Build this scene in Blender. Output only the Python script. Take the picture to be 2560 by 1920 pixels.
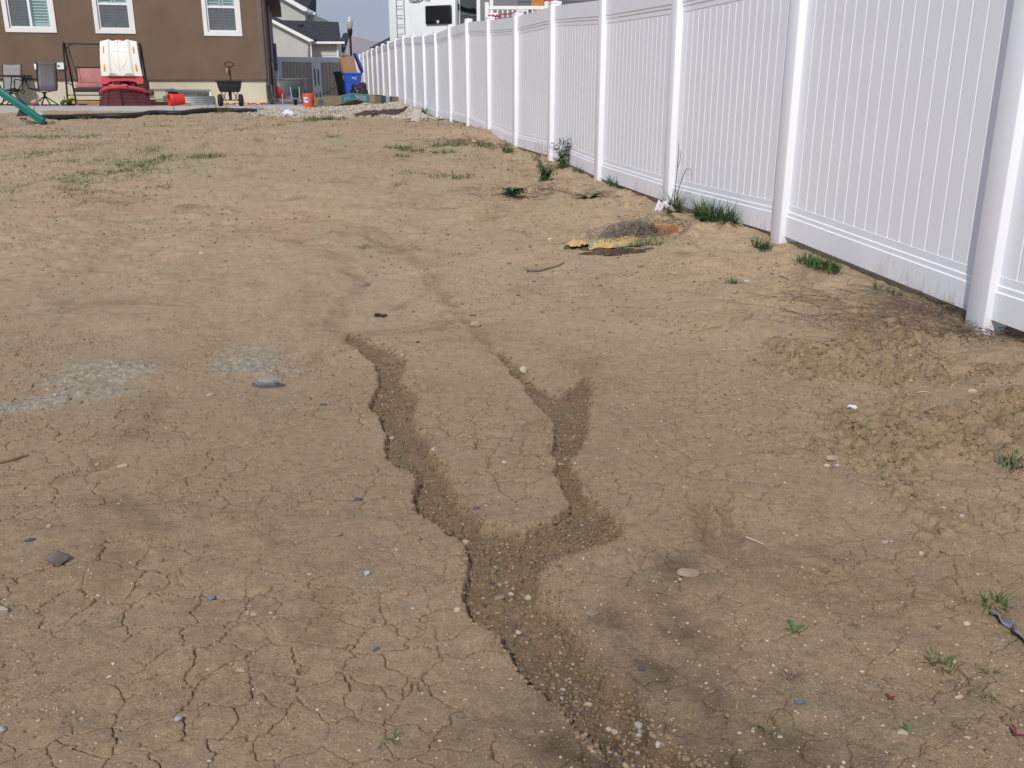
import bpy, bmesh, math, random
import numpy as np
from mathutils import Vector, Matrix, Euler
R = math.radians
random.seed(7); rng = np.random.default_rng(11)
for o in list(bpy.data.objects): bpy.data.objects.remove(o)
scene = bpy.context.scene
C = scene.collection

# ------------------------------------------------------------------ camera, sky, sun, exposure
EYE = 1.30; FPX = 2281.0; PITCH = R(17.5); TH = R(12.85)
cam = bpy.data.cameras.new('camera'); co = bpy.data.objects.new('camera', cam); C.objects.link(co)
cam.sensor_fit = 'HORIZONTAL'; cam.sensor_width = 36.0; cam.lens = 36.0*FPX/2560.0
cam.clip_start = 0.05; cam.clip_end = 20000.0
co.location = (0, 0, EYE); co.rotation_euler = (R(90)-PITCH, 0, 0)
scene.camera = co
SUN_ELEV = R(40); SUN_AZ = R(13)                  # sun behind the camera, a little to the left
world = bpy.data.worlds.new('World'); scene.world = world; world.use_nodes = True
wn = world.node_tree.nodes; wl = world.node_tree.links; wn.clear()
wo = wn.new('ShaderNodeOutputWorld'); wb = wn.new('ShaderNodeBackground'); ws = wn.new('ShaderNodeTexSky')
ws.sky_type = 'NISHITA'; ws.sun_disc = False; ws.sun_elevation = SUN_ELEV
ws.sun_rotation = math.pi + SUN_AZ
ws.air_density = 1.0; ws.dust_density = 0.6; ws.ozone_density = 2.5; ws.altitude = 1400
wb.inputs['Strength'].default_value = 0.105
veil = wn.new('ShaderNodeMix'); veil.data_type = 'RGBA'; veil.inputs[7].default_value = (5.1, 5.5, 7.15, 1)      # thin high cloud over the blue
wtc = wn.new('ShaderNodeTexCoord'); wnz = wn.new('ShaderNodeTexNoise'); wnz.inputs['Scale'].default_value = 3.0; wnz.inputs['Detail'].default_value = 5
wmp = wn.new('ShaderNodeMapping'); wmp.inputs['Scale'].default_value = (1, 1, 5); wl.new(wtc.outputs['Generated'], wmp.inputs['Vector']); wl.new(wmp.outputs[0], wnz.inputs['Vector'])
wmr = wn.new('ShaderNodeMapRange'); wmr.inputs[1].default_value = .3; wmr.inputs[2].default_value = .7; wmr.inputs[3].default_value = .45; wmr.inputs[4].default_value = .85
wl.new(wnz.outputs['Fac'], wmr.inputs[0]); wl.new(wmr.outputs[0], veil.inputs[0])
wl.new(ws.outputs[0], veil.inputs[6]); wl.new(veil.outputs[2], wb.inputs[0]); wl.new(wb.outputs[0], wo.inputs[0])
sun = bpy.data.lights.new('sun', 'SUN'); sun.energy = 3.0; sun.angle = R(1.5); sun.color = (1.0, 0.955, 0.88)
so = bpy.data.objects.new('sun', sun); C.objects.link(so)
sd = Vector((-math.sin(SUN_AZ)*math.cos(SUN_ELEV), -math.cos(SUN_AZ)*math.cos(SUN_ELEV), math.sin(SUN_ELEV)))
so.rotation_euler = sd.to_track_quat('Z', 'Y').to_euler(); so.location = sd*50
vs = scene.view_settings; vs.view_transform = 'Standard'; vs.look = 'None'; vs.exposure = 0.0; vs.gamma = 1.0
vs.use_curve_mapping = False

# ------------------------------------------------------------------ directions of the lot (house and fence share one square lot)
E1 = np.array((math.cos(TH), math.sin(TH))); E2 = np.array((-math.sin(TH), math.cos(TH)))
def lot(a, b): return a*E1[0]+b*E2[0], a*E1[1]+b*E2[1]
def ray(px, py):
    u = (px-1280)/FPX; v = (py-960)/FPX
    return np.array((u, math.cos(PITCH)-v*math.sin(PITCH), -math.sin(PITCH)-v*math.cos(PITCH)))
def on_z(px, py, z):
    d = ray(px, py); return d*((z-EYE)/d[2])+np.array((0, 0, EYE))
def on_Y(px, py, Y):
    d = ray(px, py); return d*(Y/d[1])+np.array((0, 0, EYE))
def on_b(px, py, b):                                # on the upright plane b = const, returns (a, z)
    d = ray(px, py); t = b/(d[0]*E2[0]+d[1]*E2[1]); p = d*t
    return p[0]*E1[0]+p[1]*E1[1], p[2]+EYE

# ------------------------------------------------------------------ noise
def _h(ix, iy, s):
    n = (ix.astype(np.int64)*374761393+iy.astype(np.int64)*668265263+s*1442695041) & 0x7fffffff
    n = ((n ^ (n >> 13))*1274126177) & 0x7fffffff
    return ((n ^ (n >> 16)) & 0xffff)/65535.0
def vnoise(x, y, s=0):
    ix = np.floor(x); iy = np.floor(y); fx = x-ix; fy = y-iy
    fx = fx*fx*fx*(fx*(fx*6-15)+10); fy = fy*fy*fy*(fy*(fy*6-15)+10)
    a = _h(ix, iy, s); b = _h(ix+1, iy, s); c = _h(ix, iy+1, s); d = _h(ix+1, iy+1, s)
    return (a+(b-a)*fx+(c-a)*fy+(a-b-c+d)*fx*fy)*2-1
def fbm(x, y, s=0, o=4, g=.5):
    r = 0; a = 1.0
    for k in range(o):
        r = r+a*vnoise(x*2**k+k*17.3, y*2**k-k*9.7, s+k); a *= g
    return r
def sst(x, a, b):
    t = np.clip((x-a)/(b-a), 0, 1); return t*t*(3-2*t)

# ------------------------------------------------------------------ terrain shape
S = 1.955
FY = lambda n: 4.24+S*math.cos(TH)*n
FX = lambda n: 2.258-S*math.sin(TH)*n-(0.02*(n-10) if n > 10 else 0)
BASEPX = {0: (2452, 815), 1: (1952, 604), 2: (1683, 520), 3: (1510, 456), 4: (1386, 408), 5: (1294, 375), 6: (1227, 332),
          7: (1176, 318), 8: (1132, 312), 9: (1098, 303), 10: (1072, 288), 11: (1042, 271), 12: (1017, 262), 13: (997, 260)}
TOPPX = {4: 3, 5: 32, 6: 42, 7: 47, 8: 62, 9: 78, 10: 84, 11: 87, 12: 89, 13: 97, 14: 103.5, 15: 109.5, 16: 115.7, 17: 121,
         18: 126.5, 19: 131, 20: 135.5, 21: 139}
PZ = {}; PT = {}
for n in range(-2, 23):
    if n in BASEPX: PZ[n] = on_Y(BASEPX[n][0], BASEPX[n][1], FY(n))[2]
for n in (-1, -2): PZ[n] = PZ[0]+0.06*n
for n in range(14, 23): PZ[n] = EYE-.22+.006*(n-14)
for n in PZ:
    PT[n] = on_Y(1100, TOPPX[n], FY(n))[2] if n in TOPPX else PZ[n]+1.864
PT[22] = PT[21]+.02
_ny = np.array([FY(n) for n in sorted(PZ)]); _nz = np.array([PZ[n] for n in sorted(PZ)])
CY = np.array((-50, -3, 0, 2, 4, 8, 12, 16, 19, 21, 22.3, 24, 27, 30, 45, 3000.))
CZ = np.array((-2.5, -1.42, -1.32, -1.24, -1.13, -.93, -.72, -.54, -.42, -.365, -.335, -.30, -.27, -.26, -.22, -.20))+EYE
def smooth_interp(y, X, Z):
    k = np.zeros_like(y)
    for d, w in ((-.8, .25), (0, .5), (.8, .25)): k = k+w*np.interp(y+d, X, Z)
    return k
def ab(x, y): return x*E1[0]+y*E1[1], x*E2[0]+y*E2[1]
def base_h(x, y):
    x = np.asarray(x, float); y = np.asarray(y, float)
    a, b = ab(x, y)
    c = smooth_interp(y, CY, CZ); f = np.interp(y, _ny, _nz)+.03
    w = sst(a, 1.3, 3.0)
    w = w*(1-sst(y, 45, 60))
    z = c*(1-w)+f*w
    return z
def ground_pt(px, py):
    d = ray(px, py); t = 2.0
    for k in range(60):
        p = d*t
        zz = float(base_h(p[0], p[1]))-EYE
        t2 = zz/d[2]; t = t+(t2-t)*.5
    return d[0]*t, d[1]*t
GOUT = [(861, 845), (934, 906), (945, 960), (918, 1010), (950, 1050), (967, 1077), (968, 1110), (971, 1142), (1016, 1174), (1034, 1190), (1030, 1227), (1032, 1272),
        (1085, 1312), (1138, 1353), (1158, 1377), (1168, 1414), (1160, 1442), (1162, 1491), (1186, 1560), (1247, 1613), (1284, 1670),
        (1329, 1727), (1365, 1751), (1406, 1792), (1447, 1837), (1508, 1890), (1528, 1925), (1570, 2040), (1900, 2040), (1760, 1925), (1680, 1865),
        (1638, 1845), (1618, 1808), (1610, 1763), (1589, 1727), (1557, 1723), (1516, 1694), (1512, 1674), (1488, 1650), (1459, 1601),
        (1427, 1552), (1390, 1515), (1361, 1495), (1357, 1442), (1370, 1422), (1443, 1393), (1524, 1367), (1553, 1357), (1557, 1325),
        (1516, 1280), (1471, 1239), (1443, 1199), (1426, 1158), (1459, 1121), (1471, 1077), (1471, 1028), (1487, 963), (1470, 930), (1435, 959),
        (1405, 978), (1386, 971), (1333, 946), (1300, 905), (1255, 868), (1235, 872), (1280, 925), (1308, 963), (1317, 979), (1357, 1020), (1386, 1060), (1372, 1125), (1388, 1158),
        (1382, 1190), (1398, 1219), (1414, 1243), (1425, 1266), (1402, 1284), (1378, 1317), (1308, 1341), (1272, 1329), (1211, 1317), (1190, 1268),
        (1146, 1239), (1125, 1190), (1109, 1154), (1085, 1113), (1068, 1081), (1040, 1040), (1044, 995), (1022, 963), (1001, 944),
        (1022, 889), (975, 865), (930, 845), (880, 825)]
GP = np.array([ground_pt(*p) for p in GOUT])
# faint rills that feed the two gullies from higher up the yard: (pixels, half width in metres, depth)
RILLS = [([(890, 850), (838, 800), (870, 745), (905, 700), (880, 660)], .075, .013), ([(1235, 872), (1190, 800), (1120, 745), (1090, 690), (1065, 640)], .06, .010), ([(1260, 900), (1240, 850), (1205, 820)], .05, .008),
         ([(990, 760), (1060, 715), (1085, 680)], .05, .010), ([(430, 985), (330, 1100), (250, 1170), (120, 1220)], .055, .012), ([(1750, 1180), (1760, 1290), (1775, 1390)], .045, .014), ([(1810, 1240), (1825, 1330), (1820, 1400)], .035, .012),
         ([(640, 560), (760, 610), (850, 640)], .16, .016), ([(930, 560), (990, 610), (1080, 650)], .14, .016), ([(2350, 1020), (2440, 1060), (2520, 1110)], .05, .018)]
RILLS = [(np.array([ground_pt(*p) for p in pp]), w, d) for pp, w, d in RILLS]
def line_d(x, y, P):
    d = np.full(x.shape, 1e9)
    for (ax, ay), (bx, by) in zip(P[:-1], P[1:]):
        ex, ey = bx-ax, by-ay; t = np.clip(((x-ax)*ex+(y-ay)*ey)/(ex*ex+ey*ey), 0, 1); d = np.minimum(d, (x-ax-ex*t)**2+(y-ay-ey*t)**2)
    return np.sqrt(d)
def poly_sd(x, y, P):
    """signed distance to a polygon, positive inside"""
    d = np.full(x.shape, 1e9); ins = np.zeros(x.shape, bool)
    for i in range(len(P)):
        ax, ay = P[i]; bx, by = P[(i+1) % len(P)]
        ex, ey = bx-ax, by-ay; wx, wy = x-ax, y-ay
        t = np.clip((wx*ex+wy*ey)/(ex*ex+ey*ey), 0, 1)
        d = np.minimum(d, (wx-ex*t)**2+(wy-ey*t)**2)
        c = ((ay > y) != (by > y)) & (x < ex*(y-ay)/(ey if abs(ey) > 1e-9 else 1e-9)+ax)
        ins ^= c
    d = np.sqrt(d); return np.where(ins, d, -d)
def voro_edge(x, y, s):
    ix = np.floor(x); iy = np.floor(y)
    f1 = np.full(x.shape, 1e9); ax = np.zeros_like(x); ay = np.zeros_like(x)
    seeds = []
    for dx in (-1, 0, 1):
        for dy in (-1, 0, 1):
            cx = ix+dx; cy = iy+dy
            sx = cx+.5+(_h(cx, cy, s)-.5)*.9; sy = cy+.5+(_h(cx, cy, s+91)-.5)*.9
            seeds.append((sx, sy)); d = (sx-x)**2+(sy-y)**2
            m = d < f1; f1 = np.where(m, d, f1); ax = np.where(m, sx, ax); ay = np.where(m, sy, ay)
    e = np.full(x.shape, 1e9)
    for sx, sy in seeds:
        vx = sx-ax; vy = sy-ay; L = np.sqrt(vx*vx+vy*vy); ok = L > 1e-6
        dd = ((ax+sx)/2-x)*vx+((ay+sy)/2-y)*vy
        e = np.where(ok, np.minimum(e, dd/np.where(ok, L, 1)), e)
    return e, _h(np.floor(ax*7), np.floor(ay*7), s+5)
CEM = [(ground_pt(245, 925), .40, .24, .75), (ground_pt(120, 1005), .34, .14, .45), (ground_pt(632, 897), .27, .24, .0)]
def height(x, y, full=False):
    x = np.asarray(x, float); y = np.asarray(y, float); shp = x.shape
    x = np.atleast_1d(x).ravel(); y = np.atleast_1d(y).ravel()
    a, b = ab(x, y)
    z = base_h(x, y)
    near = 1-sst(y, 24, 40)
    rough = .35+.65*sst(fbm(x*.55+3, y*.55, 31, 3), -.1, .6)
    ridge = np.exp(-((a-2.75)/.45)**2)*(y < 23)                       # loose soil banked along the fence
    clod = np.clip(sst(x-.20*y-.15, 0, .35)*(1-sst(y, 3.9, 4.9))*sst(y, 1.9, 2.5), 0, 1)*sst(fbm(x*2.3, y*2.3, 77, 3), -.25, .3)
    z = z+near*(.032*fbm(x*.5, y*.5, 1, 3)+.014*rough*fbm(x*2.6, y*2.6, 5, 3))
    far_ = 1+2.3*sst(y, 3.5, 8)
    z = z+near*far_*.0055*(np.abs(fbm(x*5.2, y*4.2, 161, 3))-.3)*sst(y, 3, 5)
    z = z+near*far_*(.0045*rough+.006*ridge+.010*clod)*fbm(x*11, y*11, 9, 3)
    z = z+ridge*.055*(fbm(x*1.3, y*1.3, 44, 3)*.8+.15)
    z = z+clod*(.030*np.abs(fbm(x*8, y*8, 48, 3))-.012+.016*np.abs(fbm(x*24, y*24, 49, 2)))
    # shallow wheel ruts and wash lines higher up the yard
    for k, (cx, wd) in enumerate(((-.95, .22), (.25, .2), (-3.1, .25))):
        cc = cx-.10*(y-9)+.35*vnoise(y*.35+k*5, y*0+k, 61+k)
        z = z-.034*np.exp(-((x-cc)/wd)**2)*sst(y, 4.2, 6.5)*(1-sst(y, 13, 18))
    sel = y < 9.5
    crack = np.zeros_like(x); gul = np.zeros_like(x); loose = np.zeros_like(x)
    if sel.any():
        xs, ys, zs = x[sel], y[sel], z[sel]
        wx = .030*fbm(xs*5, ys*5, 21, 3)+.013*fbm(xs*24, ys*24, 24, 3); wy = .030*fbm(xs*5+40, ys*5, 27, 3)+.013*fbm(xs*24+9, ys*24, 28, 3)
        sd = poly_sd(xs+wx*.28, ys+wy*.28, GP)
        sd2 = poly_sd(xs+wx*.28+.012, ys+wy*.28+.002, GP)
        left_steep = sst(sd2-sd, -.008, .006)                        # the undercut bank lies on the left, the right one slopes gently
        dep = .028+.016*sst(-ys, -4.2, -2.0)
        jag = .0065*fbm(xs*15, ys*15, 72, 3)+.0035*fbm(xs*48, ys*48, 73, 2)
        g = sst(sd+jag, -.003, .009+.016*(1-left_steep))
        zg = -dep*g-.010*sst(sd, .02, .12)+g*(.006*fbm(xs*9, ys*9, 13, 3)+.0055*np.abs(fbm(xs*42, ys*42, 15, 2)))
        fade = 1-.85*sst(ys+.25*fbm(xs*4, ys*4, 75, 2), 4.3, 5.9)
        zs = zs+zg*fade
        edge = np.exp(-((sd+jag-.003)/.0045)**2)*sst(fbm(xs*9, ys*9, 74, 3), -.4, .3)*fade
        zs = zs-.004*edge
        ril = np.zeros_like(xs)
        for P, w, d in RILLS:
            q = line_d(xs+wx*.9, ys+wy*.9, P)/w; k = np.clip(1-q, 0, 1)
            rr_ = sst(k, .0, .75)*(.55+.45*fbm(xs*6, ys*6, 76, 2)); zs = zs-d*rr_; ril = np.maximum(ril, rr_)
        e, hv = voro_edge((xs+wx)/.115, (ys+wy)/.108, 3)
        e = e*.111
        strength = sst(fbm(xs*4.1, ys*4.1, 33, 3), -.75, .55)
        area = .85*(1-sst(ys, 3.0, 5.2))*(.96+.16*sst(-xs-.05+.1*ys, -.25, .4))*sst(-sd, .0, .03)
        a1 = np.clip(strength, 0, 1)*np.clip(area, 0, 1)
        w1 = .0011+.0006*a1**3+.00025*ys
        c1 = np.clip(1-e/w1, 0, 1)*np.clip(a1*1.15, 0, 1)
        e2, _ = voro_edge((xs+wx*1.3)/.085, (ys+wy*1.3)/.075, 8); e2 = e2*.08
        st2 = sst(fbm(xs*7, ys*7, 36, 3), .0, .7)
        a2 = st2*(1-sst(ys, 4.5, 9))*sst(-sd, 0, .03)*(.6+.4*(ys > 3))
        w2 = .0012+.0003*ys
        c2 = np.clip(1-e2/w2, 0, 1)*np.clip(a2, 0, 1)
        cr = np.maximum(np.maximum(c1, c2*.7), edge*.38)  # gully rim takes the crack colour too: undercut shade painted as a line
        zs = zs-.014*c1-.008*c2
        z[sel] = zs; crack[sel] = cr; gul[sel] = np.maximum(g*fade, np.clip(ril, 0, 1)*.55)
    cem = np.zeros_like(x)
    for (cx, cy), rx, ry, rot in CEM:
        dx, dy = x-cx, y-cy; u = dx*math.cos(rot)+dy*math.sin(rot); v = -dx*math.sin(rot)+dy*math.cos(rot)
        q = np.sqrt((u/rx)**2+(v/ry)**2)+.45*fbm(x*5, y*5, 55, 4)
        cem = np.maximum(cem, sst(1.0-q, -.05, .65))
    z = z+cem*.010*np.abs(fbm(x*16, y*16, 58, 3))
    pat = (b > 23.5) & (a < .35) & (b < 43.5)
    z = np.where(pat, np.minimum(z, EYE-.31), z)
    if full: return z, crack, gul, cem, clod
    return z.reshape(shp) if shp else float(z[0])
def G(px, py):
    x, y = ground_pt(px, py); return Vector((x, y, height(x, y)))

# ------------------------------------------------------------------ materials
def rgb(r, g, b):
    f = lambda c: (c/255/12.92 if c <= 10.3 else ((c/255+.055)/1.055)**2.4)
    return (f(r), f(g), f(b), 1)
MATS = {}
def M(name, col, rough=.6, var=.12, scale=6.0, bump=0.0, bscale=60.0, metal=0.0, col2=None, spec=.4, trans=0.0):
    if name in MATS: return MATS[name]
    m = bpy.data.materials.new(name); m.use_nodes = True; MATS[name] = m
    nt = m.node_tree; N = nt.nodes; L = nt.links; bs = N['Principled BSDF']
    if len(col) == 3: col = (*col, 1)
    tc = N.new('ShaderNodeTexCoord'); nz = N.new('ShaderNodeTexNoise'); nz.inputs['Scale'].default_value = scale; nz.inputs['Detail'].default_value = 6
    L.new(tc.outputs['Object'], nz.inputs['Vector'])
    mr = N.new('ShaderNodeMapRange'); mr.inputs[1].default_value = .3; mr.inputs[2].default_value = .7
    L.new(nz.outputs['Fac'], mr.inputs[0])
    mx = N.new('ShaderNodeMix'); mx.data_type = 'RGBA'
    c2 = col2 if col2 else tuple(c*(1-var) for c in col[:3])+(1,)
    c1 = col if col2 else tuple(min(1, c*(1+var)) for c in col[:3])+(1,)
    mx.inputs[6].default_value = c1; mx.inputs[7].default_value = (*c2[:3], 1)
    L.new(mr.outputs[0], mx.inputs[0]); L.new(mx.outputs[2], bs.inputs['Base Color'])
    rr = N.new('ShaderNodeMapRange'); rr.inputs[3].default_value = max(0, rough-.08); rr.inputs[4].default_value = min(1, rough+.08)
    L.new(nz.outputs['Fac'], rr.inputs[0]); L.new(rr.outputs[0], bs.inputs['Roughness'])
    bs.inputs['Metallic'].default_value = metal; bs.inputs['Specular IOR Level'].default_value = spec
    if trans: bs.inputs['Transmission Weight'].default_value = trans
    if bump:
        n2 = N.new('ShaderNodeTexNoise'); n2.inputs['Scale'].default_value = bscale; n2.inputs['Detail'].default_value = 4
        L.new(tc.outputs['Object'], n2.inputs['Vector'])
        bp = N.new('ShaderNodeBump'); bp.inputs['Strength'].default_value = .7; bp.inputs['Distance'].default_value = bump
        L.new(n2.outputs['Fac'], bp.inputs['Height']); L.new(bp.outputs[0], bs.inputs['Normal'])
    return m
def MV(name, rough=.8, bump=0, bscale=200, trans=0.0):
    """material whose colour is the mesh's own colour attribute (each pebble or blade its own tint)"""
    if name in MATS: return MATS[name]
    m = bpy.data.materials.new(name); m.use_nodes = True; MATS[name] = m
    nt = m.node_tree; N = nt.nodes; L = nt.links; bs = N['Principled BSDF']
    at = N.new('ShaderNodeAttribute'); at.attribute_name = 'tint'
    nz = N.new('ShaderNodeTexNoise'); nz.inputs['Scale'].default_value = bscale; nz.inputs['Detail'].default_value = 3
    tc = N.new('ShaderNodeTexCoord'); L.new(tc.outputs['Object'], nz.inputs['Vector'])
    mr = N.new('ShaderNodeMapRange'); mr.inputs[1].default_value = .3; mr.inputs[2].default_value = .7; mr.inputs[3].default_value = .78; mr.inputs[4].default_value = 1.2
    L.new(nz.outputs['Fac'], mr.inputs[0])
    vm = N.new('ShaderNodeVectorMath'); vm.operation = 'SCALE'
    L.new(at.outputs['Color'], vm.inputs[0]); L.new(mr.outputs[0], vm.inputs['Scale'])
    L.new(vm.outputs[0], bs.inputs['Base Color']); bs.inputs['Roughness'].default_value = rough; bs.inputs['Specular IOR Level'].default_value = .25
    if bump:
        bp = N.new('ShaderNodeBump'); bp.inputs['Distance'].default_value = bump; bp.inputs['Strength'].default_value = .6
        L.new(nz.outputs['Fac'], bp.inputs['Height']); L.new(bp.outputs[0], bs.inputs['Normal'])
    return m

# ------------------------------------------------------------------ mesh helpers
class MB:
    def __init__(s): s.v = []; s.f = []
    def add(s, v, f):
        o = len(s.v); s.v += [tuple(p) for p in v]; s.f += [tuple(i+o for i in q) for q in f]; return s
    def box(s, x0, x1, y0, y1, z0, z1, mat=None):
        v = [(x0, y0, z0), (x1, y0, z0), (x1, y1, z0), (x0, y1, z0), (x0, y0, z1), (x1, y0, z1), (x1, y1, z1), (x0, y1, z1)]
        if mat is not None: v = [mat @ Vector(p) for p in v]
        return s.add(v, [(0, 3, 2, 1), (4, 5, 6, 7), (0, 1, 5, 4), (1, 2, 6, 5), (2, 3, 7, 6), (3, 0, 4, 7)])
    def cbox(s, x0, x1, y0, y1, z0, z1, c=.01, mat=None):
        bm = bmesh.new(); bmesh.ops.create_cube(bm, size=1)
        for v in bm.verts: v.co = Vector(((x0+x1)/2+v.co.x*(x1-x0), (y0+y1)/2+v.co.y*(y1-y0), (z0+z1)/2+v.co.z*(z1-z0)))
        bmesh.ops.bevel(bm, geom=list(bm.edges), offset=c, segments=2, affect='EDGES', profile=.5)
        bm.verts.index_update()
        vv = [mat @ v.co if mat is not None else v.co.copy() for v in bm.verts]; ff = [[q.index for q in f.verts] for f in bm.faces]
        bm.free(); return s.add(vv, ff)
    def tube(s, pts, r, n=8, cap=True):
        P = [Vector(p) for p in pts]; rr = r if isinstance(r, (list, tuple)) else [r]*len(P)
        V = []; F = []; up = None
        for i, p in enumerate(P):
            t = (P[min(i+1, len(P)-1)]-P[max(i-1, 0)]).normalized()
            if up is None:
                up = Vector((0, 0, 1)) if abs(t.z) < .9 else Vector((1, 0, 0))
            u = (up-t*up.dot(t)).normalized(); w = t.cross(u); up = u
            for k in range(n):
                a = 2*math.pi*k/n; V.append(p+(u*math.cos(a)+w*math.sin(a))*rr[i])
        for i in range(len(P)-1):
            for k in range(n):
                F.append((i*n+k, i*n+(k+1) % n, (i+1)*n+(k+1) % n, (i+1)*n+k))
        if cap: F.append(tuple(range(n))[::-1]); F.append(tuple((len(P)-1)*n+k for k in range(n)))
        return s.add(V, F)
    def lathe(s, prof, n=20, mat=None, close=False):
        V = []; F = []
        for r, z in prof:
            for k in range(n):
                a = 2*math.pi*k/n; V.append(Vector((r*math.cos(a), r*math.sin(a), z)))
        for i in range(len(prof)-1):
            for k in range(n): F.append((i*n+k, i*n+(k+1) % n, (i+1)*n+(k+1) % n, (i+1)*n+k))
        if close: F.append(tuple(range(n))[::-1]); F.append(tuple((len(prof)-1)*n+k for k in range(n)))
        if mat is not None: V = [mat @ v for v in V]
        return s.add(V, F)
    def prism(s, poly, x0, x1, axis='y'):
        """extrude a polygon of (p,q) along an axis"""
        n = len(poly); V = []
        for d in (x0, x1):
            for p, q in poly:
                V.append((p, d, q) if axis == 'y' else ((d, p, q) if axis == 'x' else (p, q, d)))
        F = [tuple(range(n)), tuple(range(2*n-1, n-1, -1))]+[(i, n+i, n+(i+1) % n, (i+1) % n) for i in range(n)]
        return s.add(V, F)
    def sheet(s, fn, nu, nv, thick=0.0):
        V = []; F = []
        for j in range(nv+1):
            for i in range(nu+1): V.append(Vector(fn(i/nu, j/nv)))
        for j in range(nv):
            for i in range(nu): k = j*(nu+1)+i; F.append((k, k+1, k+nu+2, k+nu+1))
        return s.add(V, F)
def link(name, me, parent=None, mat=None):
    o = bpy.data.objects.new(name, me); C.objects.link(o)
    if parent is not None: o.parent = parent
    if mat is not None and not me.materials: me.materials.append(mat)
    return o
def mesh(name, mb, smooth=False, recalc=True):
    me = bpy.data.meshes.new(name); me.from_pydata([tuple(v) for v in mb.v], [], mb.f)
    if recalc:
        bm = bmesh.new(); bm.from_mesh(me); bmesh.ops.recalc_face_normals(bm, faces=bm.faces); bm.to_mesh(me); bm.free()
    if smooth:
        for p in me.polygons: p.use_smooth = True
        try: me.set_sharp_from_angle(angle=R(35))
        except Exception: pass
    me.update(); return me
def part(name, mb, mat, parent, smooth=False, label=None, solid=0.0):
    o = link(name, mesh(name, mb, smooth), parent, mat)
    if label: o['label'] = label
    if solid:
        md = o.modifiers.new('solid', 'SOLIDIFY'); md.thickness = solid; md.offset = 0
    return o
def thing(name, label, cat, loc=(0, 0, 0), rotz=0.0, group=None, rot=None):
    o = bpy.data.objects.new(name, None); C.objects.link(o); o.empty_display_size = .1
    o.location = loc; o.rotation_euler = rot if rot else (0, 0, rotz)
    o['label'] = label; o['category'] = cat
    if group: o['group'] = group
    return o
def tag(o, label, cat, group=None):
    o['label'] = label; o['category'] = cat
    if group: o['group'] = group
    return o
def np_mesh(name, V, F, tint=None):
    V = np.asarray(V, np.float32); F = np.asarray(F, np.int32)
    me = bpy.data.meshes.new(name); k = F.shape[1]
    me.vertices.add(len(V)); me.vertices.foreach_set('co', V.ravel())
    me.loops.add(F.size); me.loops.foreach_set('vertex_index', F.ravel())
    me.polygons.add(len(F)); me.polygons.foreach_set('loop_start', np.arange(0, F.size, k, dtype=np.int32))
    try: me.polygons.foreach_set('loop_total', np.full(len(F), k, np.int32))
    except Exception: pass
    me.update(calc_edges=True); me.validate()
    if tint is not None:
        at = me.color_attributes.new('tint', 'FLOAT_COLOR', 'POINT')
        c = np.ones((len(V), 4), np.float32); c[:, :3] = tint; at.data.foreach_set('color', c.ravel())
    return me
def structure(o, kind='structure'): o['kind'] = kind; return o
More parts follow.
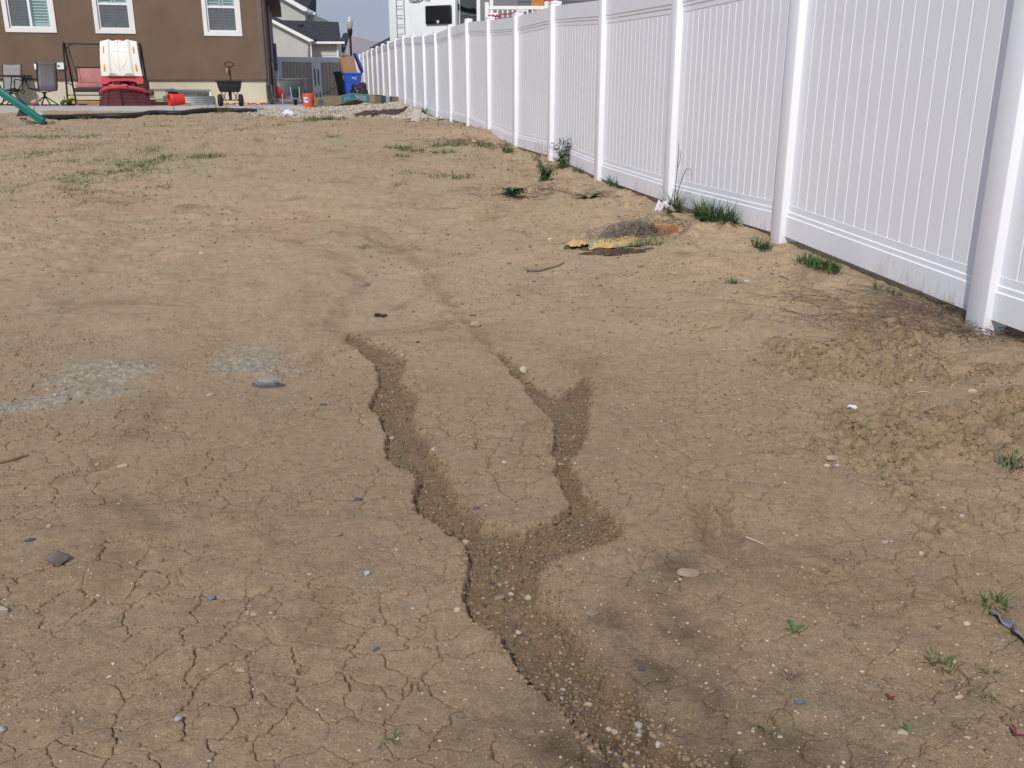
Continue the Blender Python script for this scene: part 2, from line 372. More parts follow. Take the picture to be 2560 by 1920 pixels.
# ------------------------------------------------------------------ ground: one sheet to the horizon, finest where it lies nearest
def build_ground():
    pys = np.linspace(2010, 266, 140); yy = np.array([ground_pt(1280, p)[1] for p in pys])
    yy = np.maximum.accumulate(yy)
    q = np.linspace(0, 1, 800); Yd = np.interp(q, np.linspace(0, 1, 140), yy)
    Yd = Yd[np.concatenate(([True], np.diff(Yd) > 1e-5))]
    Yn = np.linspace(-6, Yd[0]-.05, 12); Yf = Yd[-1]*np.exp(np.linspace(.02, math.log(5300/Yd[-1]), 46))
    Y = np.concatenate((Yn, Yd, Yf))
    td = np.linspace(-.548, .548, 1040); ts = np.concatenate((np.linspace(.552, .90, 72), .90*np.exp(np.linspace(.03, math.log(12), 26))))
    t = np.concatenate((-ts[::-1], td, ts))
    W = np.maximum(Y+.6, 1.4)
    X = W[:, None]*t[None, :]; X = X/(1+np.abs(X)/4700.); YY = np.repeat(Y[:, None], len(t), 1)
    z, crack, gul, cem, clod = height(X.ravel(), YY.ravel(), True)
    V = np.stack((X.ravel(), YY.ravel(), z), 1)
    nr, nc = X.shape; i = np.arange(nr-1)[:, None]*nc+np.arange(nc-1)[None, :]
    F = np.stack((i, i+1, i+nc+1, i+nc), -1).reshape(-1, 4)
    me = np_mesh('ground', V, F)
    a, b = ab(V[:, 0], V[:, 1])
    grav = sst(V[:, 1]+.22*fbm(V[:, 0]*2, V[:, 1]*2, 81, 3), 19.4, 19.8)*(a > -.75+.3*vnoise(V[:, 1]*3, V[:, 0]*0, 83))*(V[:, 1] < 46)*(a < 3.3)
    low = (1-sst(V[:, 1]+.5*fbm(V[:, 0]*.8, V[:, 1]*.8, 131, 3), 1.6, 6.5))  # soil colour grows darker towards the camera
    shade_damp = 0  # photographer's soft shadow painted into the soil colour, with damp gully mouth
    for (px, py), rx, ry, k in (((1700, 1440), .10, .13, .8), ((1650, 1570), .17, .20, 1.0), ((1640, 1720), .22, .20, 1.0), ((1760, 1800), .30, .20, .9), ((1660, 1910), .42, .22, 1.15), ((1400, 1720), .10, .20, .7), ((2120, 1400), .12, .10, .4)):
        cx, cy = ground_pt(px, py); shade_damp = np.maximum(shade_damp, k*np.exp(-(((V[:, 0]-cx)/rx)**2+((V[:, 1]-cy)/ry)**2)))
    shade_damp = np.clip(shade_damp*(.7+.5*fbm(V[:, 0]*9, V[:, 1]*9, 133, 3)), 0, 1)
    mark = np.exp(-((a-2.6)/.5)**2)*sst(V[:, 1], 9, 10)*(V[:, 1] < 14)
    for nm, arr in (('crack', crack), ('gully', gul), ('cement', cem), ('clod', clod), ('gravelly', grav), ('shade_damp', shade_damp), ('foreground', low)):
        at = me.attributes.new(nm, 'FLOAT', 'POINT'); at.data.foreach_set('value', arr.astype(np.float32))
    me.polygons.foreach_set('use_smooth', np.ones(len(F), bool))
    m = bpy.data.materials.new('dry_soil'); m.use_nodes = True; nt = m.node_tree; N = nt.nodes; L = nt.links; bs = N['Principled BSDF']
    geo = N.new('ShaderNodeNewGeometry')
    def noise(s, d=5, rough=.55, dist=0):
        n = N.new('ShaderNodeTexNoise'); n.inputs['Scale'].default_value = s; n.inputs['Detail'].default_value = d
        n.inputs['Roughness'].default_value = rough; n.inputs['Distortion'].default_value = dist
        L.new(geo.outputs['Position'], n.inputs['Vector']); return n.outputs['Fac']
    def rng_(src, a0, a1, b0=0., b1=1., smooth=True):
        r = N.new('ShaderNodeMapRange'); r.interpolation_type = 'SMOOTHSTEP' if smooth else 'LINEAR'
        for k, v in zip((1, 2, 3, 4), (a0, a1, b0, b1)): r.inputs[k].default_value = v
        L.new(src, r.inputs[0]); return r.outputs[0]
    def mix(f, c1, c2, mode='MIX'):
        x = N.new('ShaderNodeMix'); x.data_type = 'RGBA'; x.blend_type = mode
        if isinstance(f, float): x.inputs[0].default_value = f
        else: L.new(f, x.inputs[0])
        for s, c in ((6, c1), (7, c2)):
            if isinstance(c, tuple): x.inputs[s].default_value = (*c[:3], 1)
            else: L.new(c, x.inputs[s])
        return x.outputs[2]
    def mul(a_, b_):
        x = N.new('ShaderNodeMath'); x.operation = 'MULTIPLY'
        for s, c in ((0, a_), (1, b_)):
            if isinstance(c, float): x.inputs[s].default_value = c
            else: L.new(c, x.inputs[s])
        return x.outputs[0]
    def attr(n):
        x = N.new('ShaderNodeAttribute'); x.attribute_name = n; return x.outputs['Fac']
    big = noise(.55, 4); mid = noise(3.2, 6); fine = noise(34, 6, .62); grit = noise(170, 5, .7); grit2 = noise(520, 3, .7); redn = noise(.42, 5, .6, .6)
    col = mix(rng_(big, .35, .65), SOIL_A, SOIL_B)
    col = mix(mul(rng_(redn, .50, .70), .6), col, SOIL_RED)
    col = mix(mul(rng_(mid, .52, .74), .55), col, SOIL_DUST)
    col = mix(mul(rng_(mid, .48, .25), .40), col, SOIL_DARK)
    blot = noise(1.5, 7, .65, .8); col = mix(mul(rng_(blot, .53, .70), .78), col, SOIL_DARK)
    col = mix(mul(attr('foreground'), .62), col, SOIL_NEAR)
    col = mix(mul(attr('clod'), rng_(mid, .3, .6, .25, .8)), col, SOIL_DARK)
    col = mix(mul(attr('gully'), .80), col, SOIL_DAMP)
    col = mix(mul(attr('shade_damp'), rng_(mid, .2, .7, .75, 1.0)), col, (.108, .077, .048))
    col = mix(mul(attr('cement'), rng_(mid, .25, .7, .45, .9)), col, mix(rng_(fine, .35, .65), (.26, .24, .185), (.36, .33, .255)))
    col = mix(mul(attr('gravelly'), .8), col, (.46, .42, .35))
    col = mix(1.0, col, mix(rng_(fine, .25, .75), (.86, .855, .85), (1.11, 1.105, 1.10)), 'MULTIPLY')
    col = mix(1.0, col, mix(rng_(grit, .3, .7), (.76, .75, .74), (1.2, 1.2, 1.2)), 'MULTIPLY')
    # mineral specks
    vo = N.new('ShaderNodeTexVoronoi'); vo.inputs['Scale'].default_value = 78; vo.inputs['Randomness'].default_value = 1
    L.new(geo.outputs['Position'], vo.inputs['Vector'])
    spot = mul(rng_(vo.outputs['Distance'], .30, .18), rng_(grit2, .53, .6))
    sx = N.new('ShaderNodeSeparateColor'); L.new(vo.outputs['Color'], sx.inputs[0])
    col = mix(mul(spot, rng_(sx.outputs[0], .55, .62, 0., .7)), col, (.48, .41, .31))
    col = mix(mul(spot, rng_(sx.outputs[1], .62, .7, 0., .7)), col, (.10, .085, .075))
    col = mix(mul(attr('crack'), .70), col, (.11, .08, .055))  # shade of the crack depths is put into the colour
    L.new(col, bs.inputs['Base Color']); bs.inputs['Roughness'].default_value = .93; bs.inputs['Specular IOR Level'].default_value = .15
    b1 = N.new('ShaderNodeBump'); b1.inputs['Distance'].default_value = .0055; b1.inputs['Strength'].default_value = .8; L.new(fine, b1.inputs['Height'])
    b2 = N.new('ShaderNodeBump'); b2.inputs['Distance'].default_value = .0035; b2.inputs['Strength'].default_value = .8; L.new(grit, b2.inputs['Height']); L.new(b1.outputs[0], b2.inputs['Normal'])
    L.new(b2.outputs[0], bs.inputs['Normal'])
    me.materials.append(m)
    structure(link('ground', me))
SOIL_A = (.415, .306, .194); SOIL_B = (.368, .288, .182); SOIL_RED = (.435, .290, .190); SOIL_DUST = (.450, .350, .236); SOIL_DARK = (.235, .172, .098); SOIL_DAMP = (.168, .118, .068); SOIL_NEAR = (.238, .170, .104)
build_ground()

# ------------------------------------------------------------------ loose pebbles, clods and dead plant bits lying on the soil
_t = (1+5**.5)/2
ICO_V = np.array([(-1, _t, 0), (1, _t, 0), (-1, -_t, 0), (1, -_t, 0), (0, -1, _t), (0, 1, _t), (0, -1, -_t), (0, 1, -_t), (_t, 0, -1), (_t, 0, 1), (-_t, 0, -1), (-_t, 0, 1)])/math.sqrt(1+_t*_t)
ICO_F = np.array([(0, 11, 5), (0, 5, 1), (0, 1, 7), (0, 7, 10), (0, 10, 11), (1, 5, 9), (5, 11, 4), (11, 10, 2), (10, 7, 6), (7, 1, 8), (3, 9, 4), (3, 4, 2), (3, 2, 6), (3, 6, 8), (3, 8, 9), (4, 9, 5), (2, 4, 11), (6, 2, 10), (8, 6, 7), (9, 8, 1)])
def rot_np(n):
    q = rng.normal(size=(n, 4)); q /= np.linalg.norm(q, axis=1)[:, None]; w, x, y, z = q.T
    return np.stack((1-2*(y*y+z*z), 2*(x*y-z*w), 2*(x*z+y*w), 2*(x*y+z*w), 1-2*(x*x+z*z), 2*(y*z-x*w), 2*(x*z-y*w), 2*(y*z+x*w), 1-2*(x*x+y*y)), 1).reshape(n, 3, 3)
def lumps(name, X, Y, size, tint, mat, sink=.25, flat=.6, label=None, zoff=None):
    n = len(X)
    sc = size[:, None]*np.stack((rng.uniform(.75, 1.25, n), rng.uniform(.6, 1.0, n), np.full(n, 1.0)*rng.uniform(flat*.7, flat*1.3, n)), 1)
    jit = 1+rng.uniform(-.34, .34, (n, 12, 3))
    P = np.einsum('nij,nvj->nvi', rot_np(n), np.broadcast_to(ICO_V, (n, 12, 3))*jit)*sc[:, None, :]
    ang = rng.uniform(0, 6.28, n); ca, sa = np.cos(ang), np.sin(ang)
    Q = P.copy(); Q[:, :, 0] = P[:, :, 0]*ca[:, None]-P[:, :, 1]*sa[:, None]; Q[:, :, 1] = P[:, :, 0]*sa[:, None]+P[:, :, 1]*ca[:, None]
    Z = height(X, Y) if zoff is None else zoff
    Q += np.stack((X, Y, Z+sc[:, 2]*(1-2*sink)), 1)[:, None, :]
    F = (ICO_F[None]+12*np.arange(n)[:, None, None]).reshape(-1, 3)
    T = np.repeat(tint*rng.uniform(.85, 1.15, (n, 1)), 12, 0)
    o = link(name, np_mesh(name, Q.reshape(-1, 3), F, T), None, mat); o['kind'] = 'stuff'
    if label: o['label'] = label
    return o
PAL = np.array([(.42, .35, .26), (.47, .41, .32), (.45, .37, .28), (.37, .28, .20), (.45, .32, .22), (.23, .20, .19), (.12, .11, .105), (.32, .28, .24), (.48, .39, .25), (.42, .33, .24)])
def scatter_view(n, y0=1.35, y1=9, p=1.0, wide=.62):
    """points spread over the yard, thinning with distance as seen"""
    u = rng.uniform(0, 1, n); Y = 1/((1/y0)*(1-u)+(1/y1)*u) if p == 1.0 else y0+(y1-y0)*u**p
    X = rng.uniform(-wide, wide, n)*(Y+.6)
    return X, Y
def fence_ok(X, Y, m=.12):
    a, b = ab(X, Y); return a < 3.145-m
stone_mat = MV('pebble_stone', .85, .002, 160)
X, Y = scatter_view(13500, 1.3, 14)
den = sst(fbm(X*1.6, Y*1.6, 91, 3), -.5, .5); inG = poly_sd(X, Y, GP)
keep = fence_ok(X, Y) & (rng.uniform(0, 1, len(X)) < (.30+.55*den))
X, Y = X[keep], Y[keep]; n = len(X)
sz = .0009+.0050*rng.power(1, n)**4.2; sz *= np.clip(.8+.12*Y, .9, 2.0)
lumps('pebbles', X, Y, sz, PAL[rng.choice(10, n, p=[.13, .08, .20, .22, .07, .06, .04, .07, .05, .08])], stone_mat, .38, .42)
# gravel washed into the gullies
bb0, bb1 = GP.min(0), GP.max(0)
X = rng.uniform(bb0[0], bb1[0], 60000); Y = 1/rng.uniform(1/min(bb1[1], 5.6), 1/1.35, 60000)
sdv = poly_sd(X, Y, GP); ok = (sdv > .012) & (rng.uniform(0, 1, len(X)) < .20+.55*sst(fbm(X*6, Y*6, 95, 2), -.2, .5))
XA, YA = X[ok], Y[ok]; nb_ = min(len(XA), 14000); X, Y = XA[:nb_], YA[:nb_]
lumps('gully_crumbs', X, Y, .0016+.0085*rng.power(1, nb_)**3.2, np.repeat(np.array([SOIL_DAMP])*1.08, nb_, 0), MV('crumb_soil', .95, .002, 120), .35, .7)
Xe = rng.uniform(bb0[0]-.03, bb1[0]+.03, 90000); Ye = 1/rng.uniform(1/min(bb1[1], 5.6), 1/1.35, 90000); sde = poly_sd(Xe, Ye, GP)
ok = (sde > -.012) & (sde < .035) & (rng.uniform(0, 1, len(Xe)) < .75); Xe, Ye, sde = Xe[ok][:5200], Ye[ok][:5200], sde[ok][:5200]; ne = len(Xe)
wt = sst(sde, -.012, .03)[:, None]
lumps('bank_crumbs', Xe, Ye, .0014+.0075*rng.power(1, ne)**3.0, np.array(SOIL_NEAR)*1.05*(1-wt)+np.array(SOIL_DAMP)*1.1*wt, MV('crumb_soil', .95, .002, 120), .38, .7)
X, Y = XA[:2000], YA[:2000]; n = len(X)
lumps('gully_gravel', X, Y, .0012+.0075*rng.power(1, n)**4.0, PAL[rng.choice(10, n, p=[.08, .03, .18, .34, .06, .08, .05, .08, .03, .07])]*.68, stone_mat, .34, .55)
# crumbs of the soil itself
X, Y = scatter_view(30000, 1.3, 20); _m = rng.uniform(0, 1, len(Y)) < .3; Y = np.where(_m, rng.uniform(4.5, 19, len(Y)), Y); X = np.where(_m, rng.uniform(-.6, .6, len(Y))*(Y+.6), X)
z_, ck, gl, cm, cl = height(X, Y, True)
w = .10+.55*cl+.30*gl+.9*cm+.30*sst(fbm(X*1.2+5, Y*1.2, 97, 3), .0, .6)
a_, b_ = ab(X, Y); w = w+.5*np.exp(-((a_-2.7)/.6)**2)+.25*(Y > 5)
ok = (rng.uniform(0, 1, len(X)) < w) & fence_ok(X, Y, .0) & (Y < 19.5)
X, Y, cm = X[ok], Y[ok], cm[ok]; n = len(X)
tc_ = np.array(SOIL_NEAR)*.97*(1-cm[:, None])+np.array((.40, .39, .35))*cm[:, None]
lumps('soil_crumbs', X, Y, (.0010+.0085*rng.power(1, n)**3.6)*np.clip(.6+.12*Y, .75, 2.4), tc_, MV('crumb_soil', .95, .002, 120), .40, .6)

# darker clods turned up in clusters over the yard
X = rng.uniform(-.6, .6, 26000)*14; Y = 3.4+16*rng.uniform(0, 1, 26000)**1.25; X = X/14*(Y+.6)
z_, ck, gl, cm, cl = height(X, Y, True); a_, b_ = ab(X, Y)
w = .9*sst(fbm(X*.8, Y*.55, 191, 4), .15, .75)+.7*cl+.55*np.exp(-((a_-2.55)/.5)**2)
ok = (rng.uniform(0, 1, len(X)) < w) & fence_ok(X, Y, .02) & (Y < 19.4); X, Y = X[ok][:13000], Y[ok][:13000]; n = len(X)
lumps('soil_clods', X, Y, (.0022+.0105*rng.power(1, n)**3.6)*np.clip(.55+.09*Y, .8, 1.9), np.array(SOIL_DARK)*rng.uniform(.65, 1.75, (n, 1)), MV('crumb_soil', .95, .002, 120), .40, .7)
X = rng.uniform(.4, 2.6, 60000); Y = rng.uniform(1.9, 4.9, 60000); z_, ck, gl, cm, cl = height(X, Y, True)
ok = (rng.uniform(0, 1, len(X)) < .28*cl) & fence_ok(X, Y, .05); X, Y = X[ok][:3000], Y[ok][:3000]; n = len(X)
lumps('rough_clods', X, Y, .0018+.011*rng.power(1, n)**3.8, np.array(SOIL_NEAR)*rng.uniform(.6, 1.35, (n, 1)), MV('crumb_soil', .95, .002, 120), .42, .7)

def blades(name, base, h, lean, width, tint, mat, seg=3, curl=.6, kind='stuff', z=None):
    """tapered bent blades; base (n,2), h height, lean direction angle"""
    n = len(base); ang = rng.uniform(0, 6.283, n) if lean is None else lean
    Z = height(base[:, 0], base[:, 1]) if z is None else z
    out = rng.uniform(.15, 1.0, n)*curl
    V = np.zeros((n, (seg+1)*2, 3)); dx, dy = np.cos(ang), np.sin(ang)
    for k in range(seg+1):
        s = k/seg; w = width*(1-s*.93)*.5
        r = h*out*s**1.6; zz = h*s*np.sqrt(np.clip(1-(out*.75)**2*s, .05, 1))
        cx = base[:, 0]+dx*r; cy = base[:, 1]+dy*r
        V[:, 2*k] = np.stack((cx-dy*w, cy+dx*w, Z+zz-.003), 1); V[:, 2*k+1] = np.stack((cx+dy*w, cy-dx*w, Z+zz-.003), 1)
    b = (seg+1)*2; F = []
    for k in range(seg): F.append((2*k, 2*k+1, 2*k+3, 2*k+2))
    F = (np.array(F)[None]+b*np.arange(n)[:, None, None]).reshape(-1, 4)
    T = np.repeat(tint*rng.uniform(.7, 1.3, (n, 1)), b, 0)
    o = link(name, np_mesh(name, V.reshape(-1, 3), F, T), None, mat)
    if kind: o['kind'] = kind
    return o
dead_mat = MV('dead_straw', .9, 0, 50); grass_mat = MV('grass_blade', .55, 0, 60)
X, Y = scatter_view(24000, 1.6, 21); Y = np.where(rng.uniform(0, 1, len(Y)) < .5, rng.uniform(4, 20, len(Y)), Y); X = rng.uniform(-.6, .6, len(Y))*(Y+.6); ok = fence_ok(X, Y, .02) & (rng.uniform(0, 1, len(X)) < .10+.75*sst(fbm(X*.9, Y*.9, 101, 3), -.1, .6)) & (poly_sd(X, Y, GP) < 0) & (Y < 19.6)
X, Y = X[ok], Y[ok]; n = len(X)
DC = np.array([(.10, .075, .05), (.16, .12, .075), (.26, .20, .12), (.12, .11, .07), (.42, .36, .25)])
blades('plant_litter', np.stack((X, Y), 1), (.006+.024*rng.power(1, n)**2)*np.clip(.6+.1*Y, .7, 2), None, .0030*np.clip(.5+.14*Y, .6, 2.6), DC[rng.choice(5, n, p=[.34, .26, .2, .12, .08])], dead_mat, 2, 1.3)

# sparse grass that comes up through the soil: uncountable, one object
GC = [(75, 342, 1.0, .16, 420), (120, 338, .5, .1, 200), (260, 432, .7, .40, 520), (300, 415, .6, .3, 320), (380, 412, .35, .22, 170), (405, 392, .12, .12, 80), (378, 373, .16, .1, 90), (200, 404, .4, .1, 110),
      (250, 365, .5, .1, 90), (520, 387, .22, .1, 110), (90, 385, .35, .15, 110), (40, 478, .4, .15, 130), (15, 392, .3, .12, 80), (170, 380, .25, .15, 60), (470, 345, .35, .06, 70),
      (210, 340, .5, .1, 80), (400, 318, .3, .1, 60), (510, 365, .1, .08, 30), (400, 460, .15, .1, 50), (250, 470, .35, .2, 90), (150, 450, .4, .2, 80), (1010, 430, .2, .1, 50), (150, 520, .3, .2, 40),
      (830, 345, .12, .06, 40), (610, 330, .2, .08, 40), (700, 315, .2, .06, 40), (350, 345, .3, .1, 40), (500, 335, .2, .06, 30)]
B = []
for px, py, rx, ry, k in GC:
    k = int(k*2.6); rx *= .8
    gx, gy = ground_pt(px, py)
    B.append(np.stack((gx+rng.normal(0, rx*.6, k), gy+rng.normal(0, ry*2.4, k)), 1))
B = np.concatenate(B); n = len(B); keep = sst(fbm(B[:, 0]*3.2, B[:, 1]*1.6, 111, 2), -.45, .15) > rng.uniform(0, 1, n); B = B[keep]; n = len(B)
GCOL = np.array([(.08, .145, .035), (.115, .185, .05), (.14, .17, .06), (.055, .10, .03), (.20, .20, .09)])
blades('sparse_grass', B, rng.uniform(.015, .055, n), None, rng.uniform(.005, .011, n), GCOL[rng.choice(5, n, p=[.3, .28, .17, .13, .12])], grass_mat, 2, 1.5)
# ------------------------------------------------------------------ white vinyl fence on the right
vinyl = M('white_vinyl', (.81, .822, .855), .38, .015, 3.0, spec=.45)
def vinyl_dirty():
    m = M('white_vinyl_splashed', (.81, .822, .855), .42, .015, 3.0, spec=.4); nt = m.node_tree; N = nt.nodes; L = nt.links; bs = N['Principled BSDF']
    tc = N.new('ShaderNodeTexCoord'); sp = N.new('ShaderNodeSeparateXYZ'); L.new(tc.outputs['Object'], sp.inputs[0])
    mp = N.new('ShaderNodeMapping'); mp.inputs['Scale'].default_value = (60, 60, 9); L.new(tc.outputs['Object'], mp.inputs['Vector'])
    nz = N.new('ShaderNodeTexNoise'); nz.inputs['Scale'].default_value = 1; nz.inputs['Detail'].default_value = 4; L.new(mp.outputs[0], nz.inputs['Vector'])
    n2 = N.new('ShaderNodeTexNoise'); n2.inputs['Scale'].default_value = 2.2; n2.inputs['Detail'].default_value = 2; L.new(tc.outputs['Object'], n2.inputs['Vector'])
    hi = N.new('ShaderNodeMapRange'); hi.inputs[1].default_value = .0; hi.inputs[2].default_value = .17; hi.inputs[3].default_value = .20; hi.inputs[4].default_value = -.14; L.new(sp.outputs[2], hi.inputs[0])
    ad = N.new('ShaderNodeMath'); ad.operation = 'ADD'; L.new(nz.outputs['Fac'], ad.inputs[0]); L.new(hi.outputs[0], ad.inputs[1])
    ad2 = N.new('ShaderNodeMath'); ad2.operation = 'MULTIPLY_ADD'; L.new(n2.outputs['Fac'], ad2.inputs[0]); ad2.inputs[1].default_value = .35; L.new(ad.outputs[0], ad2.inputs[2])
    th = N.new('ShaderNodeMapRange'); th.interpolation_type = 'SMOOTHSTEP'; th.inputs[1].default_value = .72; th.inputs[2].default_value = .98; th.inputs[4].default_value = .38; L.new(ad2.outputs[0], th.inputs[0])
    src = bs.inputs['Base Color'].links[0].from_socket
    mx = N.new('ShaderNodeMix'); mx.data_type = 'RGBA'; L.new(th.outputs[0], mx.inputs[0]); L.new(src, mx.inputs[6]); mx.inputs[7].default_value = (.50, .37, .27, 1)
    L.new(mx.outputs[2], bs.inputs['Base Color']); return m
vinyl_d = vinyl_dirty()
fx0, fy0 = FX(0), FY(0); fz0 = PZ[0]
fence = thing('fence', 'long white vinyl privacy fence climbing along the right side of the dirt yard', 'fence', (fx0, fy0, fz0), R(90)+TH)
PW = .127; GAPW = S-PW; NP = 17
def floc(n):
    p = Vector((FX(n)-fx0, FY(n)-fy0)); ca, sa = math.cos(-(R(90)+TH)), math.sin(-(R(90)+TH))
    return p.x*ca-p.y*sa, p.x*sa+p.y*ca
post_me = {}
def rail_prof(top, full=.20):
    """profile (y, z): face toward the yard is +y; ledges step back toward the pickets"""
    h = full; t = .026
    if top: pr = [(t, h), (t, .075), (t-.006, .069), (t-.006, .045), (t-.012, .039), (t-.012, .0)]
    else: pr = [(t, 0), (t, h-.075), (t-.006, h-.069), (t-.006, h-.045), (t-.012, h-.039), (t-.012, h)]
    return pr+[(-y, z) for y, z in reversed(pr)]
def raked(poly, L, slope):
    mb = MB(); n = len(poly); V = [(0, y, z) for y, z in poly]+[(L, y, z+slope*L) for y, z in poly]
    F = [tuple(range(n)), tuple(range(2*n-1, n-1, -1))]+[(i, n+i, n+(i+1) % n, (i+1) % n) for i in range(n)]
    return mb.add(V, F)
def picket_mesh(w, h, slope, c=.0058, t=.011):
    poly = [(0, -t), (0, t-c), (c, t), (w-c, t), (w, t-c), (w, -t)]
    mb = MB(); V = [(x, y, slope*x) for x, y in poly]+[(x, y, h+slope*x) for x, y in poly]; n = 6
    return mb.add(V, [tuple(range(n)), tuple(range(2*n-1, n-1, -1))]+[(i, (i+1) % n, n+(i+1) % n, n+i) for i in range(n)])
cap_mb = MB(); cw = PW/2+.0035
cap_mb.box(-cw, cw, -cw, cw, 0, .022)
cap_mb.add([(-cw, -cw, .0221), (cw, -cw, .0221), (cw, cw, .0221), (-cw, cw, .0221), (0, 0, .042)], [(0, 1, 4), (1, 2, 4), (2, 3, 4), (3, 0, 4)])
cap_me = mesh('post_cap', cap_mb); cap_me.materials.append(vinyl)
for n in range(-2, 23):
    lx, ly = floc(n); h = PT[n]-PZ[n]
    mb = MB().cbox(-PW/2, PW/2, -PW/2, PW/2, -.25, h-.030, .006)
    p = part('post', mb, vinyl, fence, True); p.location = (lx, ly, PZ[n]-fz0); p.rotation_euler.z = (random.random()-.5)*.02
    cp = link('post_cap', cap_me, p); cp.location = (0, 0, h-.030)
TR, BR = .225, .205
for n in range(-2, 22):
    l0 = Vector(floc(n)); l1 = Vector(floc(n+1)); d = l1-l0; Lt = d.length; ang = math.atan2(d.y, d.x)
    za, zb = PT[n]-.055-fz0, PT[n+1]-.055-fz0
    st = (zb-za)/Lt; start = l0+d.normalized()*(PW/2-.004); L = Lt-PW+.008; zs = za+st*(PW/2)
    ptop = raked(rail_prof(True, TR), L, st); pbot = raked(rail_prof(False, BR), L, st)
    def put(o, x, z): o.location = (start.x+math.cos(ang)*x, start.y+math.sin(ang)*x, z); o.rotation_euler.z = ang
    put(part('top_rail', ptop, vinyl, fence), 0, zs-TR)
    full = 1.76
    put(part('bottom_rail', pbot, vinyl_d, fence), 0, zs-full)
    zp = zs-full+BR-.01; ph = full-TR-BR+.02; w = L/NP
    if n < 10:
        me = mesh('picket', picket_mesh(w, ph, st)); me.materials.append(vinyl)
        for k in range(NP):
            o = link('picket', me, fence); put(o, k*w, zp+st*k*w)
    else:
        mb = MB(); pm = picket_mesh(w, ph, st)
        for k in range(NP): mb.add([(x+k*w, y, z+st*k*w) for x, y, z in pm.v], pm.f)
        o = part('pickets', mb, vinyl, fence); put(o, 0, zp); o['kind'] = 'stuff'

# ------------------------------------------------------------------ brown stuccoed house at the back of the yard
HB = 28.89; HA1 = -.744; PATZ = EYE-.23
stucco = M('brown_stucco', (.166, .111, .071), .92, .10, 1.3, bump=.006, bscale=70)
cream = M('cream_foundation', (.60, .545, .405), .9, .10, .9, bump=.004, bscale=40)
trimw = M('window_trim_paint', (.76, .74, .70), .6, .03, 3)
framew = M('window_vinyl', (.80, .81, .81), .4, .02, 3)
shut = M('shutter_slats', (.62, .68, .66), .5, .05, 3)
def glass(name='window_glass'):
    if name in MATS: return MATS[name]
    m = bpy.data.materials.new(name); m.use_nodes = True; MATS[name] = m; nt = m.node_tree; nt.nodes.clear(); oo = nt.nodes.new('ShaderNodeOutputMaterial'); mx = nt.nodes.new('ShaderNodeMixShader'); tr = nt.nodes.new('ShaderNodeBsdfTransparent'); gl = nt.nodes.new('ShaderNodeBsdfGlossy'); fr = None
    tr.inputs[0].default_value = (.86, .92, .90, 1); gl.inputs['Roughness'].default_value = .03; mx.inputs[0].default_value = .10
    nt.links.new(tr.outputs[0], mx.inputs[1]); nt.links.new(gl.outputs[0], mx.inputs[2]); nt.links.new(mx.outputs[0], oo.inputs[0])
    return m
screen = M('insect_screen', (.30, .31, .31), .8, .05, 3)
dark_metal = M('dark_bronze_metal', (.028, .022, .02), .45, .2, 8, metal=.3)
asph = M('charcoal_shingles', (.030, .031, .040), .9, .25, 2.5, bump=.01, bscale=12)
ox, oy = lot(HA1, HB)
house = thing('house', 'brown stucco house with cream foundation behind the patio', 'house', (ox, oy, PATZ), TH)
def wl_(px, py): a, z = on_b(px, py, HB); return a-HA1, z-PATZ         # house coordinates: x right along the wall (0 at the corner), z above the patio
ZF = .69; ZEAVE = 6.2
WIN = []
for x0, x1, yb, kind in ((15, 143, 81, 'slider'), (240, 340, 84, 'hung'), (511, 606, 90, 'hung')):
    a0, z0 = wl_(x0, yb); a1, z1 = wl_(x1, yb); WIN.append((a0+.11, a1-.11, (z0+z1)/2+.11, (z0+z1)/2+1.62, kind))
aw0, zb_ = wl_(415, 240); aw1, _ = wl_(528, 240); zt_ = wl_(415, 224)[1]
def wall_holes(x0, x1, z0, z1, holes, y, depth):
    xs = sorted({x0, x1, *[h[0] for h in holes], *[h[1] for h in holes]}); zs = sorted({z0, z1, *[h[2] for h in holes], *[h[3] for h in holes]}); mb = MB()
    for i in range(len(xs)-1):
        for j in range(len(zs)-1):
            cx, cz = (xs[i]+xs[i+1])/2, (zs[j]+zs[j+1])/2
            if any(h[0] < cx < h[1] and h[2] < cz < h[3] for h in holes): continue
            mb.add([(xs[i], y, zs[j]), (xs[i+1], y, zs[j]), (xs[i+1], y, zs[j+1]), (xs[i], y, zs[j+1])], [(0, 1, 2, 3)])
    for h in holes:
        a, b, c, d = h[:4]
        mb.add([(a, y, c), (b, y, c), (b, y, d), (a, y, d), (a, y+depth, c), (b, y+depth, c), (b, y+depth, d), (a, y+depth, d)], [(0, 4, 5, 1), (1, 5, 6, 2), (2, 6, 7, 3), (3, 7, 4, 0)])
    return mb
XL = -13.5; YD = 13.6
w_ = wall_holes(XL, 0, ZF, ZEAVE, [w[:4] for w in WIN], 0, .14)
w_.add([(0, 0, ZF), (0, YD, ZF), (0, YD, ZEAVE), (0, 0, ZEAVE)], [(0, 1, 2, 3)])
w_.add([(XL, YD, ZF), (XL, 0, ZF), (XL, 0, ZEAVE), (XL, YD, ZEAVE)], [(0, 1, 2, 3)])
w_.add([(0, YD, ZF), (XL, YD, ZF), (XL, YD, ZEAVE), (0, YD, ZEAVE)], [(0, 1, 2, 3)])
o = link('wall', mesh('wall', w_, recalc=False), house, stucco)
f_ = wall_holes(XL+.03, -.03, -.4, ZF-.03, [(aw0, aw1, zb_, zt_)], .035, .2)
f_.add([(-.03, .035, -.4), (-.03, YD, -.4), (-.03, YD, ZF-.03), (-.03, .035, ZF-.03)], [(0, 1, 2, 3)])
link('foundation', mesh('foundation', f_, recalc=False), house, cream)
